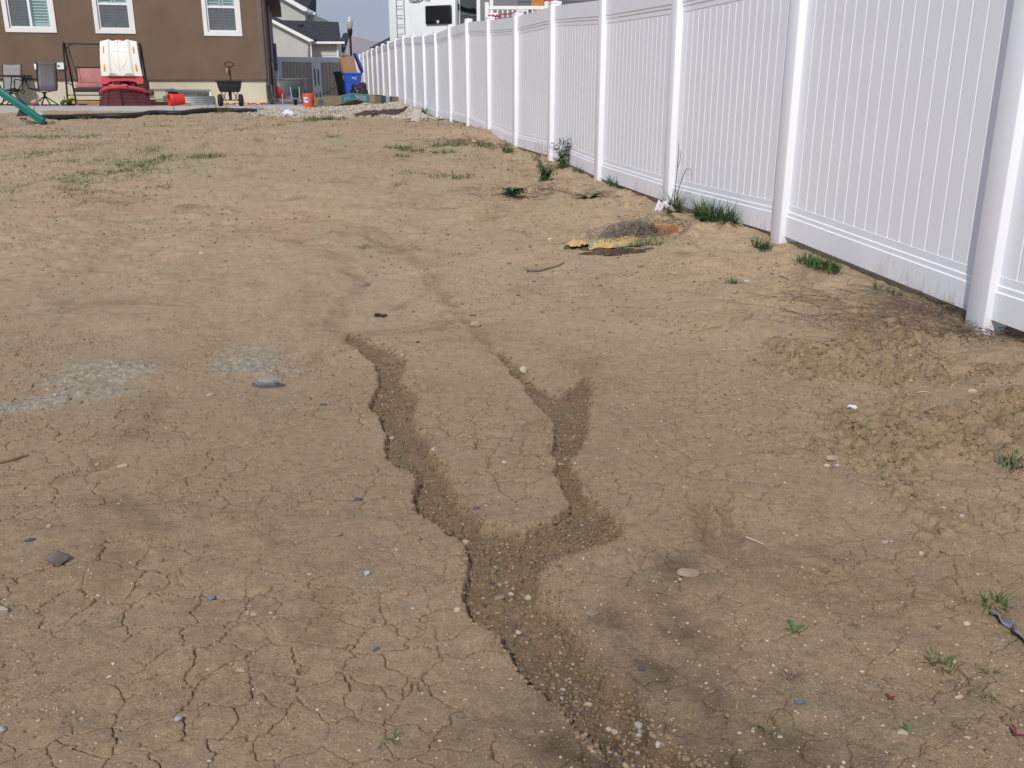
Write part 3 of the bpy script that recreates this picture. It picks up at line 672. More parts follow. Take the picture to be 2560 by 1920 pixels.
sc_ = MB().box(XL, .0, -.012, .03, ZF-.035, ZF+.012); sc_.box(-.03, .012, .03, YD, ZF-.035, ZF+.012)
part('weep_screed', sc_, M('screed_dark_grey', (.10, .08, .06), .7), house)  # dark strip of screed below the stucco
# rounded stucco return at the corner
part('corner_trim', MB().cbox(-.13, .014, -.014, .14, ZF+.014, ZEAVE, .012), M('corner_stucco', (.165, .135, .105), .92, .1, 2, bump=.004), house, True)
# roof with its dark eave
ov = .42
rf = MB(); x0, x1, y0, y1 = XL-ov, ov, -ov, YD+ov; zr = ZEAVE+.16; ym = YD/2; zp = ZEAVE+3.1
rf.add([(x0, y0, zr), (x1, y0, zr), (x1, y1, zr), (x0, y1, zr), (x0+6, ym, zp), (x1-6, ym, zp)], [(0, 1, 5, 4), (1, 2, 5), (2, 3, 4, 5), (3, 0, 4)])
roof = part('roof', rf, asph, house)
fa = MB()
for q in ((x0, x1, y0, y0+.03), (x0, x1, y1-.03, y1), (x0, x0+.03, y0+.03, y1-.03), (x1-.03, x1, y0+.03, y1-.03)): fa.box(*q, ZEAVE-.02, zr-.004)
part('fascia', fa, M('dark_brown_fascia', (.014, .011, .011), .6), roof)
low = part('lower_eave', MB().cbox(.03, .47, 5.5, 13.7, 3.42, 3.80, .01), MATS['dark_brown_fascia'], house)
so_ = MB()
for q in ((x0+.031, x1-.031, y0+.031, -.002), (x0+.031, x1-.031, YD+.002, y1-.031), (x0+.031, XL-.002, 0, YD), (.002, x1-.031, 0, YD)): so_.box(*q, ZEAVE-.004, ZEAVE+.016)
part('soffit', so_, M('brown_soffit', (.06, .042, .034), .7), roof)
def ring(mb, a, b, c, d, t, y0, y1):
    mb.box(a, b, y0, y1, c, c+t); mb.box(a, b, y0, y1, d-t, d); mb.box(a, a+t, y0, y1, c+t, d-t); mb.box(b-t, b, y0, y1, c+t, d-t); return mb
room = M('dim_room', (.12, .12, .12), .9)
def make_window(w, label):
    a, b, c, d, kind = w
    wd = thing('window', label, 'x'); del wd['category']; wd.parent = house
    part('trim', ring(MB(), a-.11, b+.11, c-.11, d+.11, .108, -.028, .001), trimw, wd)
    fr = ring(MB(), a+.001, b-.001, c+.001, d-.001, .045, .025, .10)
    if kind == 'slider':
        m = (a+b)/2+.01; fr.box(m-.03, m+.03, .028, .098, c+.046, d-.046)
        panes = [(a+.045, m-.03, c+.045, d-.045), (m+.03, b-.045, c+.045, d-.045)]
    else:
        m = c+.66; fr.box(a+.046, b-.046, .03, .095, m-.028, m+.028)
        panes = [(a+.045, b-.045, c+.045, m-.028), (a+.045, b-.045, m+.028, d-.045)]
    part('frame', fr, framew, wd)
    for p in panes: part('pane', MB().box(p[0], p[1], .058, .062, p[2], p[3]), glass(), wd)
    # plantation shutters: stiles and tilted slats just behind the glass
    sh = MB(); cols = [(a+.05, (a+b)/2-.012), ((a+b)/2+.012, b-.05)]
    for u0, u1 in cols:
        st = .05
        sh.box(u0, u0+st, .125, .15, c+.05, d-.05); sh.box(u1-st, u1, .125, .15, c+.05, d-.05); sh.box(u0+st, u1-st, .125, .15, c+.05, c+.15)
        z = c+.19
        while z < d-.1:
            mt = Matrix.Translation((0, .138, z)) @ Matrix.Rotation(R(-38), 4, 'X')
            sh.box(u0+st, u1-st, -.004, .004, -.036, .036, mt); z += .075
    part('shutters', sh, shut, wd)
    if kind == 'slider': part('insect_screen', MB().box(panes[0][0], panes[0][1], .046, .0475, panes[0][2], panes[0][3]), screen_mat(), wd)
    else: part('insect_screen', MB().box(panes[0][0], panes[0][1], .046, .0475, panes[0][2], panes[0][3]), screen_mat(), wd)
    part('room_back', MB().box(a, b, .40, .42, c, d), room, wd)
def screen_mat():
    if 'fine_screen' in MATS: return MATS['fine_screen']
    m = bpy.data.materials.new('fine_screen'); m.use_nodes = True; MATS['fine_screen'] = m; nt = m.node_tree; bs = nt.nodes['Principled BSDF']
    bs.inputs['Base Color'].default_value = (.20, .215, .21, 1); bs.inputs['Roughness'].default_value = .8; bs.inputs['Alpha'].default_value = .30; return m
make_window(WIN[0], 'wide sliding window with white slats'); make_window(WIN[1], 'single window above the toy playhouse'); make_window(WIN[2], 'single window above the spreader')
# basement window with its galvanised well
bwn = thing('basement_window', 'basement window low in the cream foundation', 'x'); del bwn['category']; bwn.parent = house
part('frame', ring(MB(), aw0+.002, aw1-.002, zb_-.4, zt_-.002, .05, .09, .15), framew, bwn); part('pane', MB().box(aw0+.05, aw1-.05, .118, .122, zb_-.35, zt_-.05), glass(), bwn)
part('room_back', MB().box(aw0, aw1, .22, .23, zb_-.4, zt_), room, bwn)
galv = M('galvanised_steel', (.36, .37, .38), .5, .14, 5, metal=.5)
ac = (wl_(475, 260)[0]); rw = .62
def well(u, v):
    t = math.pi*(u); rr = rw+.010*math.sin(v*math.pi*10); return (ac-.02-math.cos(t)*rr*1.12, -math.sin(t)*rr*.75+.034, -.06+v*.29)
o = part('window_well', MB().sheet(well, 32, 32), galv, house, True, 'corrugated galvanised window well', .004)
part('window_well_rim', MB().tube([well(i/32, 1.0) for i in range(33)], .012, 6), galv, o, True)
# small fittings on the wall
def wpos(px, py): return wl_(px, py)
a, z = wpos(93, 167); part('cover_plate', MB().cbox(a-.075, a+.075, -.02, 0, z-.075, z+.075, .008), framew, house, True)
a, z = wpos(152, 165); lf = MB(); ln = [(.075*math.cos(t)+(.055 if math.cos(t) > 0 else -.055), .09*math.sin(t)) for t in np.linspace(0, 2*math.pi, 33)[:-1]]
lf.prism([(a+p, z+q) for p, q in ln], -.05, -.001, 'y'); fl = part('vent_cover', lf, M('white_plastic', (.78, .77, .73), .5, .03), house)
part('vent_hole', MB().lathe([(.001, 0), (.028, 0), (.03, .012)], 14, Matrix.Translation((a-.05, -.062, z)) @ Matrix.Rotation(R(-90), 4, 'X')), M('grey_rubber', (.09, .085, .08), .7), fl)
a, z = wpos(568, 177); hb = part('hose_bib', MB().tube([(a, .0, z), (a, -.07, z), (a, -.09, z-.05)], .014, 8), M('brass_tap', (.55, .5, .42), .35, .1, 5, metal=.8), house, True)
part('handle', MB().lathe([(.001, 0), (.03, 0), (.03, .012), (.001, .012)], 12, Matrix.Translation((a, -.06, z+.03))), framew, hb)
# meter, conduits and drain on the shaded side wall
part('electric_meter_box', MB().cbox(.016, .20, 10.5, 11.0, 1.22, 2.22, .01), M('grey_enamel', (.13, .145, .17), .5, .1), house, True)
cd = M('grey_conduit', (.45, .46, .47), .45, .08)
part('conduit', MB().tube([(.06, 8.2, .0), (.06, 8.2, 4.4)], .028, 8), cd, house, True)
part('conduit', MB().tube([(.10, 10.7, .0), (.10, 10.7, 1.22)], .07, 8), cd, house, True); part('conduit', MB().tube([(.08, 10.7, 2.22), (.08, 10.7, 3.4)], .035, 8), cd, house, True)
part('gas_pipe', MB().tube([(.05, 5.6, .2), (.05, 5.6, .9), (.05, 5.6, 4.5)], .02, 8), dark_metal, house, True)
part('utility_box', MB().cbox(.016, .16, 12.2, 12.6, .5, 1.3, .01), M('dark_grey_enamel', (.07, .075, .085), .5, .1), house, True)
dp = [wl_(672, 212), wl_(671, 228), wl_(676, 246), wl_(680, 260)]
part('downspout_extension', MB().tube([(.05, -.06, .55), (.045, -.07, .42), (.06, -.09, .22), (.12, -.16, .03)], [.055, .06, .06, .06], 10), M('black_plastic', (.022, .022, .023), .5, .2), house, True)
part('downspout', MB().box(.018, .07, .05, .11, .5, ZEAVE), M('brown_downspout', (.11, .085, .07), .6), house)

# ------------------------------------------------------------------ concrete patio and walk
conc = M('patio_concrete', (.43, .42, .41), .88, .12, 1.6, bump=.003, bscale=60)
pto = bpy.data.objects.new('patio', None); C.objects.link(pto); structure(pto)
def pq(a0, a1, b0, b1, z0, z1):
    P = [lot(a0, b0), lot(a1, b0), lot(a1, b1), lot(a0, b1)]; v = [(*p, z0) for p in P]+[(*p, z1) for p in P]
    part('slab', MB().add(v, [(0, 3, 2, 1), (4, 5, 6, 7), (0, 1, 5, 4), (1, 2, 6, 5), (2, 3, 7, 6), (3, 0, 4, 7)]), conc, pto)
for i in range(5):
    a1 = .25-i*3.02; pq(a1-3.0, a1, 23.55, 26.2, PATZ-.26, PATZ-random.random()*.006); pq(a1-3.0, a1, 26.215, HB+.02, PATZ-.26, PATZ-random.random()*.005)
for i in range(5): b0 = HB+.04+i*2.72; pq(HA1+.002, .25, b0, b0+2.70, PATZ-.26, PATZ-.004*i)
# ------------------------------------------------------------------ things on the patio
def pat(px, py, z=None): p = on_z(px, py, PATZ if z is None else z); return Vector(p)
def at(px, Y, z=None):
    p = on_Y(px, 240, Y); return Vector((p[0], p[1], PATZ if z is None else z))
iron = M('wrought_iron_bronze', (.022, .018, .016), .5, .2, 9, metal=.3)
sling = M('grey_sling_fabric', (.27, .26, .25), .85, .10, 30, bump=.002, bscale=300)
def arc(c, r, a0, a1, n, pl='xz', o=0):
    out = []
    for i in range(n+1):
        t = a0+(a1-a0)*i/n; p, q = c[0]+r*math.cos(t), c[1]+r*math.sin(t)
        out.append((p, o, q) if pl == 'xz' else ((o, p, q) if pl == 'yz' else (p, q, o)))
    return out
def patio_chair(loc, rz, label):
    """faces local -x; swivel rocker with one sling for seat and back"""
    t = thing('patio_chair', label, 'chair', loc, rz, 'sling chairs at the patio table')
    prof = [(-.30, .42), (-.26, .44), (-.05, .40), (.12, .37), (.20, .39), (.25, .50), (.27, .66), (.30, .84), (.35, 1.02), (.37, 1.06)]
    def sl(u, v):
        f = v*(len(prof)-1); i = min(int(f), len(prof)-2); k = f-i
        x = prof[i][0]*(1-k)+prof[i+1][0]*k; z = prof[i][1]*(1-k)+prof[i+1][1]*k
        return (x-.0*math.sin(u*math.pi), -.24+.48*u, z-.018*math.sin(u*math.pi))
    part('sling_seat', MB().sheet(sl, 6, 27), sling, t, True, solid=.006)
    for s in (-1, 1):
        part('side_rail', MB().tube([(x, s*.25, z) for x, z in prof], .014, 8), iron, t, True)
        arm = [(.27, s*.27, .66), (.12, s*.29, .645), (-.08, s*.30, .655), (-.24, s*.30, .66), (-.31, s*.30, .63), (-.33, s*.30, .59), (-.29, s*.30, .57), (-.27, s*.30, .60)]
        mb = MB().tube(arm, .013, 8); mb.tube([(-.27, s*.30, .655), (-.29, s*.29, .54), (-.24, s*.26, .44)], .013, 8)
        part('armrest', mb, iron, t, True)
    part('swivel', MB().lathe([(.03, .18), (.03, .30), (.07, .31), (.07, .34), (.001, .34)], 14), iron, t, True)
    for k in range(4):
        a = math.pi/4+k*math.pi/2
        part('leg', MB().tube([(.02*math.cos(a), .02*math.sin(a), .22), (.31*math.cos(a), .31*math.sin(a), .015)], .016, 8), iron, t, True)
    part('base_ring', MB().tube([(.32*math.cos(i*math.pi/12), .32*math.sin(i*math.pi/12), .014) for i in range(25)], .013, 6, False), iron, t, True)
    sp = MB()
    for s in (-1, 1): sp.tube([(-.18, s*.24, .41), (0, s*.10, .345), (.16, s*.24, .38)], .013, 6)
    part('seat_support', sp, iron, t, True)
    return t
patio_chair(at(112, 25.1), R(-52)+TH, 'grey sling swivel chair standing right of the patio table')
patio_chair(at(26, 25.9), R(80)+TH, 'grey sling swivel chair half hidden behind the patio table')
t = thing('patio_table', 'dark metal patio table with scrolled legs at the left edge', 'table', at(18, 24.8), TH)
part('tabletop', MB().lathe([(.001, .70), (.60, .70), (.64, .71), (.64, .737), (.60, .745), (.001, .743)], 36), M('smoked_glass_top', (.03, .03, .03), .15, .1), t, True)
for k in range(4):
    a = k*math.pi/2+.6; ca, sa = math.cos(a), math.sin(a)
    q = [(.50, .71), (.42, .55), (.30, .40), (.24, .28), (.30, .14), (.44, .02)]
    sc = [(.30, .40), (.40, .42), (.45, .36), (.41, .29), (.35, .31), (.36, .36)]
    mb = MB().tube([(r*ca, r*sa, z) for r, z in q], .014, 8); mb.tube([(r*ca, r*sa, z) for r, z in sc], .009, 6)
    part('leg', mb, iron, t, True)
part('stretcher_ring', MB().tube([(.25*math.cos(i*math.pi/12), .25*math.sin(i*math.pi/12), .29) for i in range(25)], .010, 6, False), iron, t, True)
# small pink toy pail under the table side
t = thing('toy_pail', 'small faded pink toy pail lying under the patio table edge', 'toy', at(76, 24.4), .4)
part('body', MB().lathe([(.001, 0), (.05, 0), (.075, .14), (.07, .14), (.045, .01)], 14, Matrix.Translation((0, 0, .06)) @ Matrix.Rotation(R(68), 4, 'Y')), M('faded_pink_plastic', (.50, .17, .15), .5), t, True)
part('handle', MB().tube(arc((.13, .03), .07, -.5, 2.6, 10), .005, 6), framew, t, True)

# porch swing
pinkc = M('pink_cushion', (.43, .185, .175), .9, .14, 7, bump=.006, bscale=25)
sw = thing('porch_swing', 'dark metal porch swing with faded pink cushions beside the playhouse', 'swing', at(272, 25.9), TH)
for s in (-1, 1):
    x = s*.95
    part('side_frame', MB().tube([(x, -.50, .0), (x, -.08, 1.54), (x, .0, 1.58), (x, .10, 1.50), (x, .55, .0)], .024, 8).tube([(x, -.34, .58), (x, .40, .52)], .015, 6), iron, sw, True)
    part('hanger', MB().tube([(x*.90, .0, 1.52), (x*.84, -.22, .62)], .009, 6).tube([(x*.90, .0, 1.52), (x*.84, .28, .80)], .009, 6), iron, sw, True)
    part('brace', MB().tube([(x, -.02, 1.40), (x*.80, .0, 1.55)], .012, 6), iron, sw, True)
part('top_beam', MB().tube([(-.97, 0, 1.56), (.97, 0, 1.56)], .022, 8), iron, sw, True)
part('rear_stretcher', MB().tube([(-.95, .50, .12), (.95, .50, .12)], .016, 8).tube([(-.95, -.42, .26), (.95, -.42, .26)], .014, 8), iron, sw, True)
part('seat_frame', MB().cbox(-.80, .80, -.28, .24, .34, .44, .012), M('black_webbing', (.035, .032, .030), .8), sw, True)
for k in range(2):
    x0 = -.76+.77*k
    part('seat_cushion', MB().cbox(x0, x0+.75, -.30, .22, .445, .565, .04), pinkc, sw, True)
    mt = Matrix.Translation((0, .17, .56)) @ Matrix.Rotation(R(-14), 4, 'X')
    bc = part('back_cushion', MB().cbox(x0, x0+.75, -.05, .07, .0, .40, .045, mt), pinkc, sw, True)
    part('button', MB().lathe([(.001, .008), (.022, .004), (.025, 0)], 10, mt @ Matrix.Translation((x0+.375, -.052, .21)) @ Matrix.Rotation(R(90), 4, 'X')), pinkc, bc)
part('back_frame', MB().tube([(-.80, .24, .42), (-.80, .34, .98), (.80, .34, .98), (.80, .24, .42)], .016, 8), iron, sw, True)

# pirate ship shaped playhouse
mar = M('maroon_plastic', (.118, .030, .032), .5, .14, 5, spec=.35); redp = M('faded_red_plastic', (.60, .068, .085), .45, .08, 5); sail_m = M('cream_plastic', (.80, .765, .68), .5, .04, 3)
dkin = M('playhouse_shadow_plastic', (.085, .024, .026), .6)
ps = thing('ship_playhouse', 'maroon, red and cream plastic ship playhouse on the patio', 'playhouse', at(312, 24.6), TH-R(6)); ps.scale = (.93, 1, .80)
lv = [(.0, .70, -.34), (.13, .66, -.37), (.25, .625, -.40), (.36, .59, -.43), (.46, .555, -.46), (.56, .53, -.49)]
hull = MB()
def hp(s, u, z, w, yb, out=0.0):
    """hull skin from the stem (u=0) round to the beam (u=1)"""
    x = w*math.sin(min(u, 1)*math.pi/2)**.85 if u > 0 else 0
    y = yb*(1-u)**1.15 if u < 1 else 0
    nx, ny = (.45+.5*u), -(1-.6*u)
    return (s*(x+nx*out), y+ny*out, z)
NU = 10
for s in (-1, 1):
    for i in range(5):
        (z0, w0, b0), (z1, w1, b1) = lv[i], lv[i+1]
        for u in range(NU):
            ua, ub = u/NU, (u+1)/NU; zc0, zc1 = -.0, .0
            lift = lambda uu: -.10*uu*(1 if i > 2 else .6*i/2.0)
            A = hp(s, ua, z0+lift(ua)*(i > 0), w0, b0, .016); B = hp(s, ub, z0+lift(ub)*(i > 0), w0, b0, .016); Cc = hp(s, ub, z1+lift(ub), w1, b1, .0); D = hp(s, ua, z1+lift(ua), w1, b1, .0)
            hull.add([A, B, Cc, D], [(0, 1, 2, 3) if s > 0 else (3, 2, 1, 0)])
            E_ = hp(s, ua, z1+lift(ua), w1, b1, .016); F_ = hp(s, ub, z1+lift(ub), w1, b1, .016)
            if i < 4: hull.add([D, Cc, F_, E_], [(0, 1, 2, 3) if s > 0 else (3, 2, 1, 0)])
    # straight side and stern quarter
    for (z0, w0, _), (z1, w1, _) in zip(lv[:-1], lv[1:]):
        hull.add([(s*(w0+.015), 0, z0-.0), (s*(w0+.01), .66, z0), (s*w1, .66, z1-.08), (s*w1, 0, z1-.08)], [(0, 1, 2, 3)])
o = part('hull', hull, mar, ps, False, solid=.012)
for s in (-1, 1):
    for u in (.34, .68):
        rb = MB().tube([hp(s, u, z+(-.10*u*(1 if i > 2 else .3*i)), w, b, .022) for i, (z, w, b) in enumerate(lv)], .017, 6); part('rib', rb, mar, ps, True)
part('stem', MB().tube([(0, b-.02, z) for z, w, b in lv], [.045, .042, .04, .036, .032, .03], 8), mar, ps, True)
rail = []
for k in range(21):
    u = -1+k/10; s = 1 if u >= 0 else -1; uu = abs(u); p = hp(s, uu, .575-.155*uu**1.4, .535, -.50, .02); rail.append(p)
part('bow_rail', MB().tube(rail, [.062 if 2 < i < 18 else .07 for i in range(21)], 10), redp, ps, True)
for s in (-1, 1):
    part('side_post', MB().cbox(s*.50-.06, s*.50+.06, -.02, .16, .30, .92, .02), mar, ps, True)
    part('side_wall', MB().cbox(s*.50-.025, s*.50+.025, .165, .62, .30, .80, .015), dkin, ps, True)
    part('hand_hold', MB().cbox(s*.64-.07, s*.64+.09, .05, .26, .30, .47, .03), mar, ps, True)
part('floor', MB().cbox(-.47, .47, .0, .62, .30, .34, .01), dkin, ps)
part('back_wall', MB().cbox(-.47, .47, .62, .66, .30, .84, .01), dkin, ps)
cb = MB()
cb.prism([(-.555, .80), (-.54, .66), (-.40, .665), (-.33, .735), (-.12, .76), (.0, .75), (.12, .76), (.33, .735), (.40, .665), (.54, .66), (.555, .80), (.52, .99), (-.52, .99)], -.06, .12, 'y')
part('crossbeam', cb, redp, ps)
for x in (-.30, -.13, .16, .32): part('inner_panel', MB().cbox(x-.06, x+.06, .30, .34, .34, .68, .02), M('pale_pink_plastic', (.42, .33, .32), .6), ps, True)
for x in (-.17, .17): part('rail_knob', MB().cbox(x-.07, x+.07, -.50, -.40, .585, .65, .02), redp, ps, True)
# sail: a billowed slab leaning back, with four handhold slots and an embossed shield
mt = Matrix.Translation((0, -.03, .885)) @ Matrix.Rotation(R(-8), 4, 'X')
def sailf(u, v):
    x = -.525+1.05*u; hw = .50+.03*(1-v)
    x = (u*2-1)*(.475+.065*(1-v))+.03*(1-v)-.02
    rid = math.exp(-((abs(u-.5)-.27)/.03)**2)*.035
    z = 1.08*v+(.030*math.exp(-((abs(u-.5)-.24)/.06)**2)+.012*math.cos((u-.5)*math.pi*6))*(v > .95)-(0.03*(1-abs(u-.5)*2)**.5 if v < .03 else 0)*0
    y = -.05*math.sin(math.pi*v)-.07*math.cos((u-.5)*2.6)-rid+.012*math.exp(-((u-.5)/.012)**2)
    return mt @ Vector((x, y, z))
sl_ = part('sail', MB().sheet(sailf, 60, 36), sail_m, ps, True, solid=.045)
def on_sail(u, v, off=.028):
    p = sailf(u, v); return p+Vector((0, -off, 0))
for u in (.10, .895):
    for v in (.24, .75):
        part('slot', MB().tube([on_sail(u+.004, v-.105, .022), on_sail(u, v-.07, .022), on_sail(u, v+.07, .022), on_sail(u-.002, v+.10, .022)], [.014, .024, .022, .012], 8), M('orange_slot', (.72, .33, .09), .6, .25, 6), sl_, True)
emb = [(.32, .70), (.68, .70), (.70, .52), (.66, .38), (.58, .28), (.50, .20), (.42, .28), (.34, .38), (.30, .52), (.32, .70)]
part('shield_emboss', MB().tube([on_sail(u, v, .022) for u, v in emb], .013, 6), sail_m, sl_, True)
part('seam', MB().tube([on_sail(.5, v, .021) for v in np.linspace(.03, .82, 12)], .007, 6).tube([on_sail(.5+.06*math.cos(t), .86+.05*math.sin(t), .021) for t in np.linspace(0, 6.28, 17)], .006, 6), sail_m, sl_, True)
for s in (-1, 1): part('sail_scoop', MB().sheet(lambda u, v: on_sail(.5+s*(.05+.30*u), .012+.075*math.sin(math.pi*u)*v, .027+.012*(1-v)), 12, 3), M('tan_scoop', (.36, .31, .24), .6), sl_, True)
part('mast_top', MB().lathe([(.15, 0), (.13, .05), (.07, .10), (.001, .12)], 16, Matrix.Translation((-.02, .16, 1.91))), redp, ps, True)
part('mast', MB().tube([(-.02, .16, .95), (-.02, .16, 1.92)], .05, 10), redp, ps, True)

# toy tractor
tr = thing('toy_tractor', 'small green toy tractor with yellow seat near the swing leg', 'toy', at(170, 24.35), TH+R(35))
gr = M('toy_green', (.03, .13, .035), .4); ye = M('toy_yellow', (.62, .45, .04), .4); bk = M('toy_tyre', (.02, .02, .02), .7)
part('body', MB().cbox(-.16, .10, -.055, .055, .07, .15, .015).cbox(-.02, .12, -.07, .07, .10, .17, .015), gr, tr, True)
part('seat', MB().cbox(.0, .10, -.05, .05, .17, .19, .01).cbox(.08, .11, -.05, .05, .17, .26, .01), ye, tr, True)
part('exhaust', MB().tube([(-.10, 0, .15), (-.10, 0, .24)], .008, 6), bk, tr)
for x, y, r in ((.07, -.09, .085), (.07, .09, .085), (-.13, -.075, .055), (-.13, .075, .055)):
    mtw = Matrix.Translation((x, y, r)) @ Matrix.Rotation(R(90), 4, 'X')
    w = part('wheel', MB().lathe([(.001, -.02), (r*.55, -.022), (r*.95, -.022), (r, -.01), (r, .01), (r*.95, .022), (r*.55, .022), (.001, .02)], 16, mtw), bk, tr, True)
    part('hub', MB().lathe([(.001, -.026), (r*.5, -.024), (r*.5, .024), (.001, .026)], 12, mtw), ye, w)
part('trailer_hitch', MB().box(.10, .2, -.01, .01, .07, .085), bk, tr)

# boards lying along the foundation
wood = M('weathered_cedar', (.36, .17, .065), .75, .28, 5, bump=.003, bscale=30)
def board(a0, a1, b, z, h, lab, tilt=0.0):
    x, y = lot((a0+a1)/2, b); L = (a1-a0)/2
    o = link('board', mesh('board', MB().cbox(-L, L, -.07, .07, 0, h, .004)), None, wood); o.location = (x, y, z); o.rotation_euler = (0, 0, TH+tilt)
    return tag(o, lab, 'board', 'cedar boards lying along the house wall')
aL, _ = on_b(180, 255, 27.6); aM, _ = on_b(480, 255, 27.6)
board(aL, aL+2.3, 27.45, PATZ, .045, 'orange brown board lying under the swing and behind the playhouse', .02)
board(aL+.55, aL+2.7, 27.3, PATZ+.046, .045, 'second cedar board resting on another board behind the playhouse', -.02)
board(aM-2.6, aM, 27.2, PATZ, .05, 'cedar board running from the playhouse to behind the fallen red bucket', .01)
board(aM-2.9, aM-.95, 27.36, PATZ+.051, .045, 'short cedar board on top of the one behind the fallen red bucket', .015)

# fallen red bucket
redb = M('red_bucket_plastic', (.72, .032, .018), .35, .08, 6, spec=.5)
def bucket_prof(r0, r1, h): return [(.001, .004), (r0-.006, .004), (r1-.006, h-.004), (r1+.0, h), (r1+.006, h-.012), (r1+.004, h-.035), (r1-.001, h-.038), (r1-.001, h-.065), (r1+.004, h-.068), (r1+.003, h-.085), (r1-.003, h-.088), (r0, .0), (.001, .0)]
bk_ = thing('bucket', 'red bucket fallen on its side with its mouth facing left', 'bucket', pat(442, 264.5)+Vector((0, 0, .15)), TH+R(24))
mt = Matrix.Rotation(R(-93), 4, 'Y') @ Matrix.Translation((0, 0, -.19))
part('body', MB().lathe(bucket_prof(.125, .15, .37), 28, mt), redb, bk_, True)
part('handle', MB().tube([mt @ Vector((.152*math.cos(t), .152*math.sin(t), .33-.02*math.sin((t-2.6)*1.0))) for t in np.linspace(2.6, 2.6+math.pi, 16)], .004, 6), galv, bk_, True)

# broadcast spreader
blk = M('black_hopper_plastic', (.022, .021, .022), .55, .25, 7, spec=.35); rust = M('rusty_handle', (.045, .022, .016), .7, .3, 14)
tyre_m = M('tyre_rubber', (.020, .020, .021), .85, .2, 12)
sp = thing('lawn_spreader', 'black hopper lawn spreader on two wheels with upright handle', 'spreader', pat(578, 265.5), TH-R(3)); sp.scale = (.85, .85, .85)
hop = MB(); P0 = [(-.30, -.21, .34), (.30, -.21, .34), (.30, .21, .34), (-.30, .21, .34)]
lvl = [(.22, .15, .385), (.265, .19, .40), (.29, .22, .47), (.315, .25, .60), (.318, .252, .655), (.355, .285, .657), (.355, .285, .70), (.330, .262, .70), (.30, .23, .56), (.25, .18, .43)]
V = []; F = []
for hx, hy, z in lvl:
    c = .05; V += [(-hx+c, -hy, z), (hx-c, -hy, z), (hx, -hy+c, z), (hx, hy-c, z), (hx-c, hy, z), (-hx+c, hy, z), (-hx, hy-c, z), (-hx, -hy+c, z)]
for i in range(len(lvl)-1):
    for k in range(8): F.append((i*8+k, i*8+(k+1) % 8, i*8+8+(k+1) % 8, i*8+8+k))
F.append(tuple(range(8))[::-1]); F.append(tuple(len(V)-8+k for k in range(8)))
part('hopper', hop.add(V, F), blk, sp, True)
for s in (-1, 1):
    mw = Matrix.Translation((s*.285, 0, .165)) @ Matrix.Rotation(R(90), 4, 'Y')
    w = thing('wheel', '', ''); del w['label']; del w['category']; w.parent = sp
    part('tyre', MB().lathe([(.085, -.055), (.13, -.062), (.158, -.05), (.165, -.02), (.165, .02), (.158, .05), (.13, .062), (.085, .055)], 24, mw), tyre_m, w, True)
    part('rim', MB().lathe([(.001, -.03), (.02, -.04), (.085, -.035), (.085, .035), (.02, .04), (.001, .03)], 18, mw), blk, w, True)
    part('strut', MB().tube([(s*.24, -.12, .40), (s*.12, -.03, .17)], .012, 6).tube([(s*.10, -.10, .40), (s*.20, -.02, .17)], .012, 6), iron, sp, True)
part('axle', MB().tube([(-.27, 0, .165), (.27, 0, .165)], .014, 8), iron, sp, True)
part('gearbox', MB().cbox(-.04, .04, -.05, .05, .18, .39, .01), blk, sp, True)
part('handle_shaft', MB().tube([(.04, .22, .45), (.03, .20, .80), (.02, .18, 1.08)], [.016, .022, .026], 8), rust, sp, True)
gp = MB().tube([(.02+.115*math.cos(t)*(1+.12*abs(math.cos(t))), .18, 1.14+.062*math.sin(t)) for t in np.linspace(-math.pi/2, 1.5*math.pi, 25)], .016, 8, False)
part('handle_grip', gp, rust, sp, True)

# orange extension cord
cordm = M('orange_cord', (.70, .10, .03), .5, .1)
cp_ = []
for k in range(90):
    u = k/89; a = 540+135*u
    px = a+9*math.sin(k*.9)+6*math.sin(k*.37); b = 27.95+.42*math.sin(k*.53)+.22*math.sin(k*1.31)
    aa, _ = on_b(px, 255, b); x, y = lot(min(aa, HA1-.02), b); cp_.append((x, y, PATZ+.014+.022*(1+math.sin(k*1.7))*(k % 3 != 0)))
tag(part('extension_cord', MB().tube(cp_, .011, 6), cordm, None, True), 'tangled orange extension cord lying by the foundation corner', 'cord')

# wheelbarrow seen from its nose
wbm = M('grey_green_tub', (.16, .19, .185), .5, .14, 4); wbf = M('grey_painted_steel', (.22, .25, .28), .45, .1, 6, metal=.3)
wb = thing('wheelbarrow', 'grey green wheelbarrow parked facing the yard by the house corner', 'wheelbarrow', at(736, 25.8), TH+R(4))
lvl = [(.17, -.02, .42, .24), (.24, -.13, .62, .30), (.30, -.27, .80, .46), (.335, -.37, .86, .60), (.345, -.395, .875, .645), (.36, -.41, .89, .645), (.36, -.41, .89, .675), (.335, -.385, .865, .675), (.29, -.26, .79, .46), (.20, -.05, .55, .29)]
V = []; F = []; NK = 28
for hx, ya, yb_, z in lvl:
    for k in range(NK):
        tt = 2*math.pi*k/NK; cx, sx = math.cos(tt), math.sin(tt); f = lambda q: math.copysign(abs(q)**.62, q)
        V.append((hx*f(cx), (ya+yb_)/2+(yb_-ya)/2*f(sx), z))
for i in range(len(lvl)-1):
    for k in range(NK): F.append((i*NK+k, i*NK+(k+1) % NK, (i+1)*NK+(k+1) % NK, (i+1)*NK+k))
F.append(tuple(range(NK))[::-1]); F.append(tuple(len(V)-NK+k for k in range(NK)))
tub = part('tub', MB().add(V, F), wbm, wb, True)
part('rim', MB().tube([(.362*math.copysign(abs(math.cos(t))**.62, math.cos(t)), .24+.652*math.copysign(abs(math.sin(t))**.62, math.sin(t)), .672) for t in np.linspace(0, 2*math.pi, 57)], .012, 6, False), wbm, tub, True)
